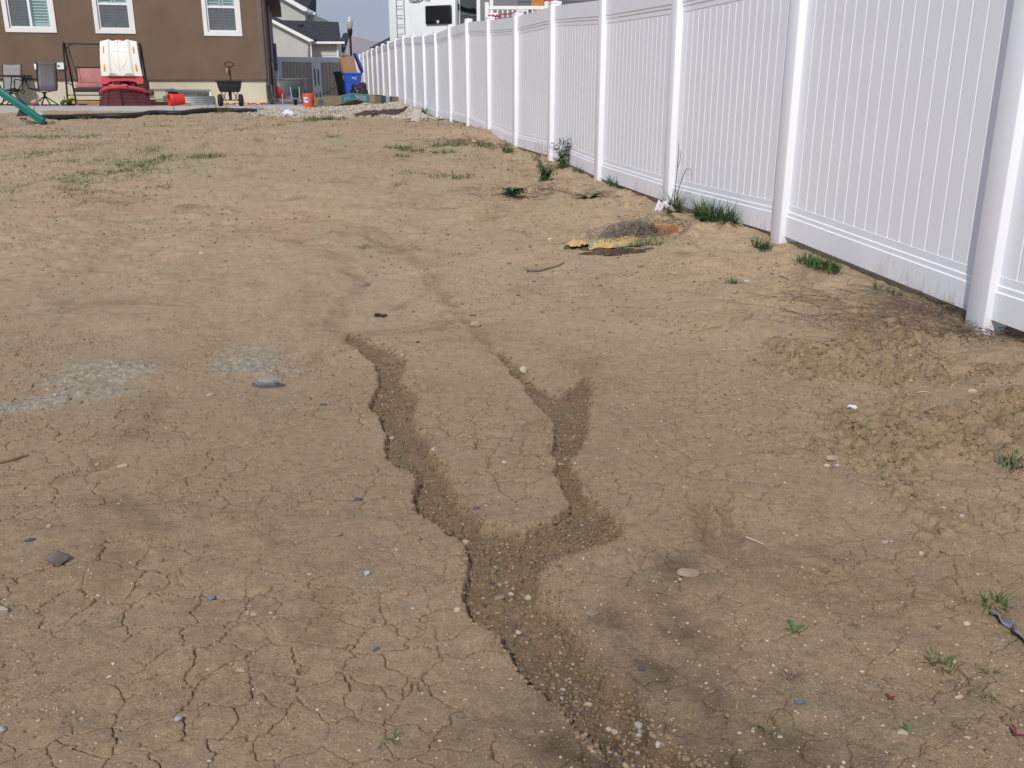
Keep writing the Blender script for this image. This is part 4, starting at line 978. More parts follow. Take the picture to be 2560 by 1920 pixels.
mw = Matrix.Translation((0, -.26, .19)) @ Matrix.Rotation(R(90), 4, 'Y')
w = thing('wheel', '', ''); del w['label']; del w['category']; w.parent = wb
part('tyre', MB().lathe([(.10, -.035), (.15, -.045), (.185, -.03), (.19, 0), (.185, .03), (.15, .045), (.10, .035)], 24, mw), tyre_m, w, True)
part('rim', MB().lathe([(.001, -.02), (.10, -.025), (.10, .025), (.001, .02)], 18, mw), wbf, w, True)
part('nose_guard', MB().tube([(-.13, -.24, .20), (-.115, -.47, .17), (.115, -.47, .17), (.13, -.24, .20)], .020, 8), wbf, wb, True)
for s in (-1, 1):
    part('front_brace', MB().tube([(s*.10, -.46, .17), (s*.115, -.36, .47)], .017, 8), wbf, wb, True)
    part('leg', MB().tube([(s*.27, .62, .30), (s*.28, .55, .02), (s*.28, .68, .02), (s*.25, .80, .30)], .020, 8), wbf, wb, True)
    part('handle', MB().tube([(s*.06, -.24, .20), (s*.20, .30, .30), (s*.28, .95, .48), (s*.29, 1.25, .55)], .022, 8), M('grey_wood_handle', (.20, .17, .14), .7), wb, True)
    part('leg_brace', MB().tube([(s*.13, -.30, .19), (s*.28, .60, .14)], .012, 6), wbf, wb, True)

# red snow shovel leaning on the side wall
sx_, sy_ = lot(HA1+.36, HB+.55)
sh = thing('snow_shovel', 'red bladed shovel leaning on the side wall of the house', 'shovel', (sx_, sy_, PATZ+.16), TH); sh.scale = (.62, .62, .8)
part('blade', MB().sheet(lambda u, v: ((u-.5)*.46, -.07*math.sin(math.pi*v)-.10*v+.05, .02+.40*v-.03*(u-.5)**2), 10, 8), M('dark_red_plastic', (.36, .02, .025), .45), sh, True, solid=.01)
part('shaft', MB().tube([(-.02, -.04, .38), (-.16, .0, .8), (-.30, .05, 1.28)], .016, 8), M('pale_shaft', (.55, .52, .46), .5), sh, True)
part('grip', MB().tube([(-.29+.05*math.cos(t), .05, 1.33+.05*math.sin(t)) for t in np.linspace(-1.6, 4.7, 15)], .013, 6), blk, sh, True)
# ------------------------------------------------------------------ side yard: gate, carts, boxes
SIDEZ = PATZ+.0
def lot3(a, b, z=SIDEZ): x, y = lot(a, b); return (x, y, z)
def lot_at(px, b): a, _ = on_b(px, 240, b); return a
GB = 42.6
tanp = M('tan_vinyl', (.38, .335, .28), .55, .05, 4)
gate = thing('gate', 'tan and white double gate closing the side yard beside the house', 'gate', lot3(HA1, GB), TH)
g0, g1 = lot_at(700, GB)-HA1, lot_at(795, GB)-HA1; g2, g3 = lot_at(796.5, GB)-HA1, lot_at(896, GB)-HA1
gz0, gz1 = .08, 1.84
for (a, b) in ((g0, g1), (g2, g3)):
    part('stile', MB().cbox(a, a+.16, -.03, .03, gz0, gz1, .006), vinyl, gate); part('stile', MB().cbox(b-.19, b, -.03, .03, gz0, gz1, .006), vinyl, gate)
    part('top_rail', MB().cbox(a+.16, b-.19, -.028, .028, gz1-.21, gz1, .006), vinyl, gate); part('bottom_rail', MB().cbox(a+.16, b-.19, -.028, .028, gz0, gz0+.18, .006), vinyl, gate)
    n = 9; w = (b-.19-a-.16)/n
    for k in range(n):
        o = part('picket', picket_mesh_y(w, gz1-gz0-.39), tanp, gate) if False else part('picket', MB().cbox(a+.16+k*w+.002, a+.16+(k+1)*w-.002, -.012, .012, gz0+.18, gz1-.21, .005), tanp, gate)
    part('brace_wire', MB().tube([(a+.2, -.035, gz0+.2), (b-.25, -.035, gz1-.8)] if a > g1-.2 else [(b-.2, -.035, gz0+.15), (a+.3, -.035, gz1-.9)], .007, 5), dark_metal, gate)
part('gate_post', MB().cbox(g0-.14, g0-.012, -.06, .06, 0, gz1+.06, .006), vinyl, gate)
for x, z0, z1 in ((g1-.075, .66, 1.38), (g2+.05, .70, 1.34), (g1-.055, .0, .36), (g2+.075, -.0, .42)):
    part('drop_rod', MB().cbox(x-.02, x+.02, -.055, -.031, z0, z1, .004), dark_metal, gate)
part('latch', MB().lathe([(.001, .02), (.03, .012), (.035, 0)], 12, Matrix.Translation((g1-.08, -.035, 1.44)) @ Matrix.Rotation(R(90), 4, 'X')), framew, gate, True)

def cart(loc, rz, label, body, lidm, open_, text=None):
    t = thing('wheeled_cart', label, 'trash cart', loc, rz, 'wheeled carts beside the fence')
    lv = [(.21, -.22, .22, .06), (.235, -.25, .25, .40), (.255, -.275, .27, .70), (.285, -.30, .29, .72), (.305, -.325, .31, .94), (.335, -.345, .34, .955), (.335, -.345, .34, 1.00), (.305, -.32, .31, 1.0), (.25, -.27, .27, .45), (.20, -.2, .2, .10)]
    V = []; F = []
    for hx, ya, yb, z in lv:
        c = .04; V += [(-hx+c, ya, z), (hx-c, ya, z), (hx, ya+c, z), (hx, yb-c, z), (hx-c, yb, z), (-hx+c, yb, z), (-hx, yb-c, z), (-hx, ya+c, z)]
    for i in range(len(lv)-1):
        for k in range(8): F.append((i*8+k, i*8+(k+1) % 8, i*8+8+(k+1) % 8, i*8+8+k))
    F.append(tuple(range(8))[::-1]); F.append(tuple(len(V)-8+k for k in range(8)))
    b = part('body', MB().add(V, F), body, t)
    for s in (-1, 1): part('lift_ledge', MB().cbox(s*.16-.10, s*.16+.10, -.305, -.26, .685, .715, .008), body, t)
    for s in (-1, 1):
        w = part('wheel', MB().lathe([(.001, -.03), (.11, -.03), (.125, -.015), (.125, .015), (.11, .03), (.001, .03)], 18, Matrix.Translation((s*.25, .30, .125)) @ Matrix.Rotation(R(90), 4, 'Y')), tyre_m, t, True)
    part('handle', MB().tube([(-.28, .34, .97), (-.28, .42, 1.0), (.28, .42, 1.0), (.28, .34, .97)], .016, 8), body, t, True)
    if open_:
        mt = Matrix.Translation((.345, 0, 1.0)) @ Matrix.Rotation(R(69), 4, 'Y')
        lid = MB().cbox(-.68, .0, -.34, .34, .0, .05, .02, mt).cbox(-.60, -.08, -.26, .26, .05, .075, .012, mt)
    else: lid = MB().cbox(-.345, .345, -.35, .345, 1.004, 1.05, .018)
    part('lid', lid, lidm, t, True)
    if text:
        cu = bpy.data.curves.new('logo', 'FONT'); cu.body = text; cu.size = .085; cu.extrude = .001; cu.align_x = 'CENTER'
        to = bpy.data.objects.new('tmp', cu); C.objects.link(to); dg = bpy.context.evaluated_depsgraph_get(); me = bpy.data.meshes.new_from_object(to.evaluated_get(dg)); bpy.data.objects.remove(to)
        o = link('logo', me, b, M('white_print', (.8, .82, .82), .5, .02)); o.location = (.04, -.331, .80); o.rotation_euler = (R(90), 0, 0)
        bm = MB().box(.05, .11, -.3275, -.324, .782, .792); part('logo_line', bm, MATS['white_print'], b)
    return t
blue = M('blue_cart_plastic', (.022, .085, .52), .38, .08, 5, spec=.5); green = M('dark_green_cart_plastic', (.010, .028, .026), .45, .15, 5)
card = M('brown_cardboard', (.36, .225, .125), .85, .08, 5, bump=.001, bscale=80)
card2 = M('pale_cardboard', (.40, .30, .19), .85, .10, 5)
CB = 33.6
cx_, cy_ = lot(lot_at(882, CB), CB)
cart((cx_, cy_, SIDEZ), TH+R(2), 'blue cart with its lid flung open and a cardboard box inside', blue, blue, True, 'WM')
cx2, cy2 = lot(lot_at(863, CB+.55), CB+.55)
cart((cx2, cy2, SIDEZ), TH+R(4), 'dark green closed cart partly hidden behind the blue cart', green, green, False)
t = thing('cardboard_box', 'tall brown cardboard box standing in the open blue cart', 'box', (cx_, cy_, SIDEZ+.72), TH)
mt = Matrix.Rotation(R(-9), 4, 'Y')
part('body', MB().cbox(-.23, .22, -.22, .20, .0, .82, .006, mt), card, t)
part('flap', MB().cbox(-.285, -.235, -.215, .195, .1, .79, .006, mt), M('cardboard_edge', (.30, .18, .10), .85), t)
part('seam', MB().box(-.16, -.155, -.2225, -.2205, .01, .81, mt), M('cardboard_edge', (.3, .18, .1)), t)
t = thing('cardboard_box', 'low brown cardboard box on the ground in front of the carts', 'box', lot3(lot_at(860, 31.4), 31.4), TH-R(4))
part('body', MB().cbox(-.34, .34, -.22, .22, 0, .20, .006), card, t); part('flap', MB().box(-.34, .34, -.235, -.222, .01, .19), M('cardboard_front', (.42, .255, .14), .85), t)
part('flap', MB().box(-.375, -.343, -.2, .2, .0, .20), MATS['cardboard_edge'], t)
# tied black trash bag
bagm = M('black_bag_film', (.010, .010, .011), .28, .1, 5, bump=.012, bscale=14, spec=.6)
bag = thing('trash_bag', 'knotted black trash bag slumped beside the blue cart', 'trash bag', lot3(lot_at(898, 30.0), 30.0), TH)
def bagf(u, v):
    a = 2*math.pi*u; z = .56*v
    r = .30*(1-.25*v)*math.sqrt(max(0, 1-(max(0, v-.55)/.47)**2))*(.82+.5*min(v*5, 1)*.4) if v < 1 else .02
    n = .5*math.sin(a*5+v*6)+.5*math.sin(a*9-v*11)+.6*math.sin(a*3+2)
    r *= 1+.06*n
    return (r*math.cos(a)*1.05, r*math.sin(a)*.9, z+.02*n*(v > .2))
part('body', MB().sheet(bagf, 48, 24), bagm, bag, True)
for k, (x, y, r, h) in enumerate(((-.13, -.02, .10, .62), (.13, .02, .12, .66), (.0, -.06, .08, .55))):
    part('ear', MB().lathe([(r*.9, h-.22), (r, h-.14), (r*.85, h-.06), (r*.35, h-.015), (.001, h)], 12, Matrix.Translation((x, y, 0))), bagm, bag, True)
part('drawstring', MB().tube([(-.06, -.20, .50), (.02, -.22, .47), (.06, -.2, .53), (.0, -.18, .56)], .012, 6), M('red_drawstring', (.3, .02, .03), .5), bag, True)

# big flattened carton with teal print
teal = M('teal_print', (.035, .33, .36), .7, .12, 6); tealb = M('dark_teal_print', (.025, .17, .22), .7, .1, 6)
pL = Vector(G(790, 272)); p0 = Vector(on_z(788, 272, pL.z))
LB = thing('flattened_carton', 'long sagging cardboard carton with teal print on the gravel', 'box', (p0.x, p0.y, p0.z+.0), 0)
cA = np.array((p0.x, p0.y)); kx = on_Y(938, 240, p0.y+2.3); cB = np.array((kx[0], kx[1])); kx2 = on_Y(996, 240, p0.y+4.1); cC = np.array((kx2[0], kx2[1]))
def cpt(s, v, off=0.0):
    """front then end face of the carton: s along the two faces 0..1..2, v up"""
    q = cA+(cB-cA)*s if s <= 1 else cB+(cC-cB)*(s-1)
    lift = .115*math.exp(-((s-.62)/.17)**2)+.05*sst(np.array(s), .15, .9); top = .205+.055*sst(np.array(s), .0, .7)
    h = float(lift)*(1-v)+float(top+lift*.35)*v
    n_ = np.array((cB-cA)[::-1]*(1, -1)) if s <= 1 else np.array((cC-cB)[::-1]*(1, -1)); n_ = n_/np.linalg.norm(n_)
    q = q+n_*off
    if s > 1: h = (.05*(1-v)+(.255-.03*(s-1))*v)
    return (q[0]-p0.x, q[1]-p0.y, h+.065)
def cface(name, s0, s1, v0, v1, mat, off=0.0, n=24, par=None):
    return part(name, MB().sheet(lambda u, v: cpt(s0+(s1-s0)*u, v0+(v1-v0)*v, off), n, 3), mat, par or LB, False, solid=.006 if off == 0 else 0)
front = cface('front_panel', 0, 1.0, 0, 1, card2); endp = cface('end_panel', 1.002, 2.0, 0, 1, card2)
cface('teal_band', .42, .885, .08, .93, teal, .005, 24, front); cface('teal_band', 1.22, 1.42, .0, 1, tealb, .005, 6, endp); cface('teal_band', 1.60, 1.72, .0, 1, tealb, .005, 6, endp)
cface('white_tape', 1.43, 1.59, .0, 1, M('white_tape', (.72, .74, .75), .5), .006, 6, endp); cface('blue_grey_print', .05, .13, .15, .75, M('blue_grey_print', (.16, .19, .22), .8), .005, 6, front)
cface('tan_disc', .90, .985, .12, .88, M('tan_print', (.50, .37, .25), .85), .006, 6, front)
top = MB()
def topf(u, v):
    s = u; a = cpt(s, 1); d = (cC-cB)*.55*v
    return (a[0]+d[0], a[1]+d[1], a[2]+.02*math.sin(v*math.pi)*math.sin(u*7)-.05*v)
part('top_panel', MB().sheet(topf, 24, 4), M('grey_weathered_card', (.30, .28, .25), .9, .12, 4), LB, True, solid=.006)
mb = MB(); back = [cpt(s, 1) for s in np.linspace(0, 1, 12)]; dd = (cC-cB)*.6
part('back_panel', MB().sheet(lambda u, v: (cpt(u, v)[0]+dd[0], cpt(u, v)[1]+dd[1], cpt(u, v)[2]*.8), 16, 2), card2, LB, True, solid=.006)
# white letters on the teal band
lw = M('white_print', (.8, .82, .82), .5, .02)
cu = bpy.data.curves.new('l', 'FONT'); cu.body = 'RAZ2R1'; cu.size = 1.0; to = bpy.data.objects.new('tmp', cu); C.objects.link(to)
dg = bpy.context.evaluated_depsgraph_get(); lm_ = bpy.data.meshes.new_from_object(to.evaluated_get(dg)); bpy.data.objects.remove(to)
xs = [v.co.x for v in lm_.vertices]; x0, x1 = min(xs), max(xs)
for v in lm_.vertices:
    s = .655+(v.co.x-x0)/(x1-x0)*.185; vv = .22+v.co.y*.75; v.co = Vector(cpt(s, vv, .009))
link('letters', lm_, front, lw)
mb = MB()
for s0, s1 in ((.455, .475), (.48, .50), (.505, .515), (.52, .545)): mb.sheet(lambda u, v: cpt(s0+(s1-s0)*u, .35+.3*v, .009), 2, 1)
part('small_print', mb, M('pale_teal_print', (.25, .5, .5), .7), front)

# orange bucket standing on the gravel
orb = M('orange_bucket_plastic', (.78, .085, .022), .35, .05, 6, spec=.5)
ub = thing('bucket', 'upright orange bucket with a white label standing on the gravel', 'bucket', G(773, 272), TH)
part('body', MB().lathe(bucket_prof(.128, .148, .385), 32), orb, ub, True)
def lab(t0, t1, z0, z1, off=.0025): return lambda u, v: ((.128+.02*((z0+(z1-z0)*v)/.385)+off)*math.sin(t0+(t1-t0)*u), -(.128+.02*((z0+(z1-z0)*v)/.385)+off)*math.cos(t0+(t1-t0)*u), z0+(z1-z0)*v)
bd = ub.children[0]
part('label', MB().sheet(lab(-1.15, .08, .165, .325), 14, 4), M('blue_grey_label', (.28, .27, .33), .5), bd, True)
for q in ((-.55, -.42, .24, .32), (-.95, -.80, .20, .315), (-.78, -.58, .255, .30), (-.75, -.62, .175, .235), (-.35, -.15, .275, .318), (-.60, -.30, .172, .20), (-.30, -.16, .18, .235), (-1.05, -.97, .26, .31)):
    part('label_print', MB().sheet(lab(*q, .004), 5, 2), lw, bd, True)
part('label_print', MB().sheet(lab(-.26, -.12, .235, .268, .004), 5, 2), M('blue_print', (.05, .12, .5), .5), bd, True)
part('handle', MB().tube([(.155*math.cos(t), .155*math.sin(t), .33-.10*math.sin(t-math.pi)) for t in np.linspace(math.pi, 2*math.pi, 17)], .004, 6), galv, ub, True)

# pale crushed gravel, uncountable
X = rng.uniform(-11, .6, 60000); Y = rng.uniform(19.3, 27.5, 60000); a, b = ab(X, Y)
ok = (Y+.22*fbm(X*2, Y*2, 81, 3) > 19.75) & (a > -.85+.3*vnoise(Y*3, X*0, 83)) & (a < 3.0) & ~((b > 23.5) & (a < .27))
MUD = [(880, 289), (922, 281.5), (968, 280), (1020, 282.5), (1002, 288), (985, 293), (930, 292)]
MP = np.array([ground_pt(*p) for p in MUD]); ok &= poly_sd(X, Y, MP) < -.02
X, Y = X[ok][:11000], Y[ok][:11000]; n = len(X)
GPAL = np.array([(.46, .41, .33), (.54, .49, .41), (.38, .32, .25), (.33, .29, .25), (.47, .39, .28)])
mound = .012*np.clip(fbm(X*1.1, Y*1.1, 121, 2)+.3, 0, 1)
lumps('crushed_gravel', X, Y, rng.uniform(.014, .042, n), GPAL[rng.integers(0, 5, n)], stone_mat, .3, .75, zoff=height(X, Y)+mound)
def mudf():
    mb = MB(); n = 48; P = []; cxy = MP.mean(0)
    for i in range(n+1):
        t = i/n*len(MP); k0 = int(t) % len(MP); q = MP[k0]*(1-t % 1)+MP[(k0+1) % len(MP)]*(t % 1)
        for j in range(13): P.append(cxy+(q-cxy)*(j/12)*(1+(.06*math.sin(i*2.3)+.05*math.sin(i*5.1))*(0 < i < n)))
    P = np.array(P); j = np.tile(np.arange(13), n+1)
    Z = height(P[:, 0], P[:, 1])+.05+.022*vnoise(P[:, 0]*14, P[:, 1]*14, 7)*(j < 12)-.06*(j == 12)
    return mb.add(list(zip(P[:, 0], P[:, 1], Z)), [(i*13+k, i*13+k+1, (i+1)*13+k+1, (i+1)*13+k) for i in range(n) for k in range(12)])
structure(part('mulch', mudf(), M('dark_red_brown_mulch', (.085, .045, .033), .95, .35, 14, bump=.02, bscale=40), None, True))

# crumpled chip packet on the gravel edge
def crumple(name, lab, cat, px, py, sx, sy, mat, seed, hgt=.06, rz=0.0, parts=()):
    t = thing(name, lab, cat, G(px, py), rz)
    f = lambda u, v: ((u-.5)*sx, (v-.5)*sy, .012+hgt*(.5+.5*float(fbm(np.array(u*4.0), np.array(v*4.0), seed, 3)))*math.sin(math.pi*min(max(u, .08), .92)))
    b = part('film', MB().sheet(f, 22, 16), mat, t, False, solid=.002)
    for nm, u0, u1, v0, v1, mm in parts:
        part(nm, MB().sheet(lambda u, v: tuple(np.array(f(u0+(u1-u0)*u, v0+(v1-v0)*v))+(0, -.002, .004)), 8, 5), mm, b)
    return t
dkblue = M('dark_blue_print', (.03, .05, .16), .4); redpr = M('red_print', (.5, .05, .04), .4)
crumple('chip_packet', 'crumpled white and blue packet at the edge of the gravel', 'litter', 718, 289, .34, .30, M('white_film', (.72, .74, .80), .3, .05, 8), 141, .15, .3,
        (('blue_print', .35, .5, .25, .6, dkblue), ('blue_print', .58, .7, .3, .6, dkblue), ('red_print', .05, .2, .7, .95, redpr), ('red_print', .75, .98, .75, .95, redpr), ('dark_print', .1, .35, .8, .98, M('dark_green_print', (.03, .06, .05), .5))))

# black corrugated drain pipe snaking in front of the patio
pth = [(98, 301), (125, 299.5), (160, 298), (205, 295), (260, 293.5), (320, 293), (352, 290), (378, 285.5), (400, 284), (450, 284.5), (500, 281), (550, 278), (595, 277.5), (620, 279), (640, 284)]
P3 = [Vector(G(px, py+1)) for px, py in pth]; fine = []
for i in range(len(P3)-1):
    k = max(2, int((P3[i+1]-P3[i]).length/.028))
    for j in range(k): fine.append(P3[i].lerp(P3[i+1], j/k))
fine = [p+Vector((0, 0, .045)) for p in fine]
sm = [sum((fine[min(max(i+d, 0), len(fine)-1)] for d in range(-9, 10)), Vector())/19 for i in range(len(fine))]
tag(part('drain_pipe', MB().tube(sm, [.056 if i % 2 else .048 for i in range(len(sm))], 10), M('black_corrugated_plastic', (.020, .020, .022), .5, .2, 9), None, True), 'black corrugated drain pipe snaking over the dirt before the patio', 'pipe')

# green beam of a play set sloping down to the dirt at the left edge
gsl = M('green_plastic_beam', (.004, .165, .135), .42, .1, 5, spec=.45)
e0 = Vector(G(108, 311)); yS = e0.y; e1 = Vector(on_Y(-45, 206, yS)); dxz = e1-e0; L = dxz.length; ang = math.atan2(dxz.z, -dxz.x)
sl = thing('play_beam', 'green plastic beam sloping down onto the dirt at the left edge', 'play set', e0, 0)
mt = Matrix.Rotation(ang, 4, 'Y') @ Matrix.Rotation(math.pi, 4, 'Z')
part('beam', MB().cbox(.02, L, -.05, .05, -.01, .115, .02, mt), gsl, sl, True); part('groove', MB().box(.1, L-.1, .0505, .052, .045, .06, mt), M('green_groove', (.003, .10, .085), .5), sl)
part('end_cap', MB().cbox(-.03, .019, -.045, .045, -.015, .075, .008, mt), M('black_end_cap', (.02, .03, .03), .6), sl, True)
br0 = Vector(on_Y(48, 277, yS))-e0; br1 = Vector(on_Y(36, 287, yS))-e0; br2 = Vector(on_Y(62, 286, yS))-e0
part('support_foot', MB().prism([(br1.x, br1.z-.03), (br2.x+.02, br2.z-.03), (br2.x, br0.z+.02), (br0.x-.03, br0.z+.02)], .055, .25), M('dark_brown_foot', (.05, .04, .032), .7), sl)
st0 = Vector(on_Y(67, 292, yS))-e0; st1 = Vector(on_Y(65, 304, yS))-e0
part('stake', MB().tube([tuple(st0+Vector((0, -.06, .02))), tuple(st1+Vector((0, -.06, -.06)))], .012, 8), galv, sl, True); part('stake_clip', MB().cbox(st0.x-.09, st0.x+.03, -.09, -.052, st0.z-.045, st0.z-.02, .006), dark_metal, sl)
pv = thing('paving_slab', 'pale beige slab leaning behind the foot of the green beam', 'slab', G(90, 301)+Vector((0, .12, 0)), .2)
part('body', MB().cbox(-.085, .085, -.025, .025, -.02, .14, .008, Matrix.Rotation(R(-18), 4, 'X') @ Matrix.Rotation(R(14), 4, 'Y')), M('beige_concrete', (.47, .42, .35), .9, .1, 4), pv, True)
pv = thing('paving_slab', 'grey concrete slab leaning by the fence at the gravel corner', 'slab', G(1038, 305), R(-6))
part('body', MB().cbox(-.085, .085, -.022, .022, -.03, .25, .008, Matrix.Rotation(R(-24), 4, 'X') @ Matrix.Rotation(R(9), 4, 'Y')), M('grey_concrete_slab', (.40, .37, .345), .9, .08, 5, bump=.002), pv, True)
pv = thing('board', 'thin dark board half buried beside the leaning grey slab', 'board', G(1025, 306), R(-30))
part('body', MB().cbox(-.25, .10, -.03, .03, -.01, .03, .004), M('old_wood', (.20, .14, .09), .85, .2), pv)

# ------------------------------------------------------------------ beyond the lot: neighbour house, lamp, trailer, deck, far roof, hills
sid = M('pale_grey_siding', (.50, .52, .49), .7, .04, 2); stc = M('pale_grey_stucco', (.45, .46, .435), .9, .05, 2, bump=.004, bscale=40); wht = M('white_trim_paint', (.80, .80, .80), .5, .02)
def on_plane(px, py, Y, o): p = on_Y(px, py, Y); return p[0]-o[0], p[2]-o[2]
NY = 62.0; no = on_Y(690, 240, NY); no = np.array((no[0], no[1], EYE-.2))
nh = thing('house', 'pale grey neighbour house with charcoal roof and white gutters beyond the gate', 'house', tuple(no), 0)
def n2(px, py, Y=NY): x, z = on_plane(px, py, Y, no); return x, z
# gable block (nearest), then recessed siding block
gA = [n2(640, 270), n2(770, 270), n2(770, 103), n2(686, 57), n2(640, 33)]
part('gable_wall', MB().prism([(x, z) for x, z in gA], 0, 1.6), stc, nh)
rk = MB(); (xa, za), (xb, zb2) = n2(636, 32.5), n2(777, 106); (xc, zc), (xd, zd) = n2(636, 25), n2(779, 98.5)
rk.prism([(xa, za), (xb, zb2), n2(779, 104), n2(786, 103.5), (xd+.15, zd-.05), (xc, zc)], -.35, -.02); part('rake_board', rk, wht, nh)
part('corner_board', MB().box(n2(768.5, 0)[0], n2(771, 0)[0], -.02, .1, 0, n2(770, 106)[1]), wht, nh)
xs0, zt = n2(771, 104, NY+1.6); xs1, _ = n2(846, 104, NY+1.6)
zb_s = .0; nb = 22; hb_ = (zt-.02)/nb
sidm = MB()
for k in range(nb): sidm.add([(xs0, 1.6, k*hb_), (xs1, 1.6, k*hb_), (xs1, 1.6, (k+1)*hb_), (xs0, 1.6, (k+1)*hb_), (xs0, 1.575, k*hb_), (xs1, 1.575, k*hb_)], [(4, 5, 2, 3), (0, 4, 5, 1)])
sidm.add([(xs1, 1.6, 0), (xs1, 2.6, 0), (xs1, 2.6, zt), (xs1, 1.6, zt)], [(0, 1, 2, 3)])
o = part('siding_boards', sidm, sid, nh); o['kind'] = 'stuff'
# main roof
e0x, e0z = n2(760, 104, NY+1.2); e1x, e1z = n2(857, 107, NY+1.2); r0x, r0z = n2(640, 50, NY+5.2); r1x, r1z = n2(846.5, 56.5, NY+5.2)
rf = MB().add([(e0x-3.5, 1.2, e0z), (e1x-.1, 1.2, e1z), (r1x, 5.2, r1z), (r0x, 5.2, r0z)], [(0, 1, 2, 3)])
nr_ = part('roof', rf, asph, nh, solid=.10)
# strip of roof over the gable block (its right slope)
part('roof', MB().add([(xd, -.33, zd+.02), (xd+.05, 4.2, zd+.02), (xc, 4.2, zc+.03), (xc, -.33, zc+.03)], [(0, 1, 2, 3)]), asph, nh, solid=.08)
vx, vz = n2(754, 61, NY+4.4); part('roof_vent', MB().cbox(vx-.14, vx+.14, 4.0, 4.3, vz-.12, vz+.02, .02), dark_metal, nr_)
gx0, gz_ = n2(781, 104.5, NY+1.1); gx1, gz_2 = n2(862, 107.5, NY+1.1)
part('gutter', MB().cbox(gx0, gx1, 1.04, 1.18, gz_-.13, gz_+.01, .02), wht, nh); 
dx0, _ = n2(842, 120, NY+1.5); part('downspout', MB().box(dx0, dx0+.09, 1.48, 1.57, 0, gz_-.13), wht, nh)
part('wall_lamp', MB().lathe([(.001, 0), (.16, .02), (.10, .08), (.001, .10)], 12, Matrix.Translation((n2(849, 113)[0], 1.5, n2(849, 114)[1]))), galv, nh, True)
# taller storey behind
UY = NY+6
u_ = lambda px, py: n2(px, py, UY)
part('upper_wall', MB().prism([u_(640, 120), u_(763, 120), u_(763, 29), u_(708, -3), u_(640, -40)], 6, 7.4), stc, nh)
part('upper_side_wall', MB().prism([u_(764, 120), u_(778, 120), u_(778, 34), u_(764, 34)], 6.9, 12), sid, nh)
part('upper_rake', MB().prism([u_(640, -41), u_(762, 29), u_(771, 29), u_(771, 22), u_(706, -14), u_(640, -54)], 5.6, 5.98), wht, nh)
part('upper_gutter', MB().prism([u_(771, 30), u_(786, 30), u_(786, 35.5), u_(771, 35.5)], 6.3, 7.0), wht, nh)
part('upper_roof', MB().add([(*[u_(736, 0)[0]], 5.7, u_(736, 2)[1]), (u_(772, 22)[0], 5.7, u_(772, 22)[1]), (u_(786, 30)[0], 6.6, u_(786, 30)[1]), (u_(785, -30)[0], 6.8, u_(785, -30)[1]), (u_(700, -40)[0], 6.6, u_(700, -40)[1])], [(0, 1, 2, 3, 4)]), asph, nh)
# garage roof further right
g_ = lambda px, py: n2(px-9, py, NY+5)
part('garage_roof', MB().add([(g_(848, 132)[0], 4.6, g_(848, 132)[1]), (g_(872, 132)[0], 4.6, g_(872, 132)[1]), (g_(863, 75)[0], 8.5, g_(863, 75)[1]), (g_(846, 75)[0], 8.5, g_(846, 75)[1])], [(0, 1, 2, 3)]), asph, nh, solid=.08)
part('garage_gutter', MB().prism([g_(846, 132), g_(877, 132), g_(877, 136.5), g_(846, 136.5)], 4.3, 4.55), wht, nh)
part('garage_wall', MB().prism([g_(848, 250), g_(864, 250), g_(864, 137), g_(848, 137)], 4.9, 9), M('shaded_brick', (.16, .11, .09), .9), nh)
part('garage_side', MB().prism([g_(866, 250), g_(878, 250), g_(878, 137), g_(866, 137)], 5.6, 9), sid, nh); part('garage_post', MB().prism([g_(863.5, 250), g_(866, 250), g_(866, 136.6), g_(863.5, 136.6)], 4.6, 4.8), wht, nh)

# street lamp
LY = 54.0; lp = on_Y(883, 240, LY); lz = EYE-.25
lamp = thing('street_lamp', 'black street lamp with a glass acorn globe rising behind the carts', 'street lamp', (lp[0], lp[1], lz), 0)
zt = on_Y(877, 82, LY)[2]-lz; k_ = LY/2390.0
blkp = M('black_lamp_paint', (.010, .010, .011), .4, .1)
part('pole', MB().lathe([(.14, 0), (.14, .5), (.10, .6), (.075, .75), (.060, zt-.25), (.001, zt-.25)], 16), blkp, lamp, True)
part('fitter', MB().lathe([(.062, zt-.27), (.07, zt-.2), (.12, zt-.06), (.15, zt+.16), (.13, zt+.21), (.001, zt+.21)], 16), blkp, lamp, True)
gl = M('acorn_glass', (.40, .42, .42), .18, .05, 9, spec=.6)
part('globe', MB().lathe([(.12, zt+.21), (.155, zt+.30), (.18, zt+.48), (.165, zt+.62), (.11, zt+.72), (.001, zt+.73)], 18), gl, lamp, True)
part('finial', MB().lathe([(.09, zt+.71), (.05, zt+.77), (.03, zt+.82), (.001, zt+.84)], 12), M('bright_cap', (.75, .75, .75), .3), lamp, True)

# travel trailer parked behind the fence
tw = M('white_trailer_skin', (.80, .83, .83), .35, .02, 2, spec=.5); tgr = M('grey_trailer_skin', (.30, .32, .335), .35, .04, 3); tbk = M('black_trailer_trim', (.012, .012, .015), .3)
RYc = 33.0; rc = on_Y(1142, 240, RYc); ra = R(-24)
rv = thing('travel_trailer', 'white travel trailer with rear ladder and black window behind the fence', 'trailer', (rc[0], rc[1], EYE-.35), ra)
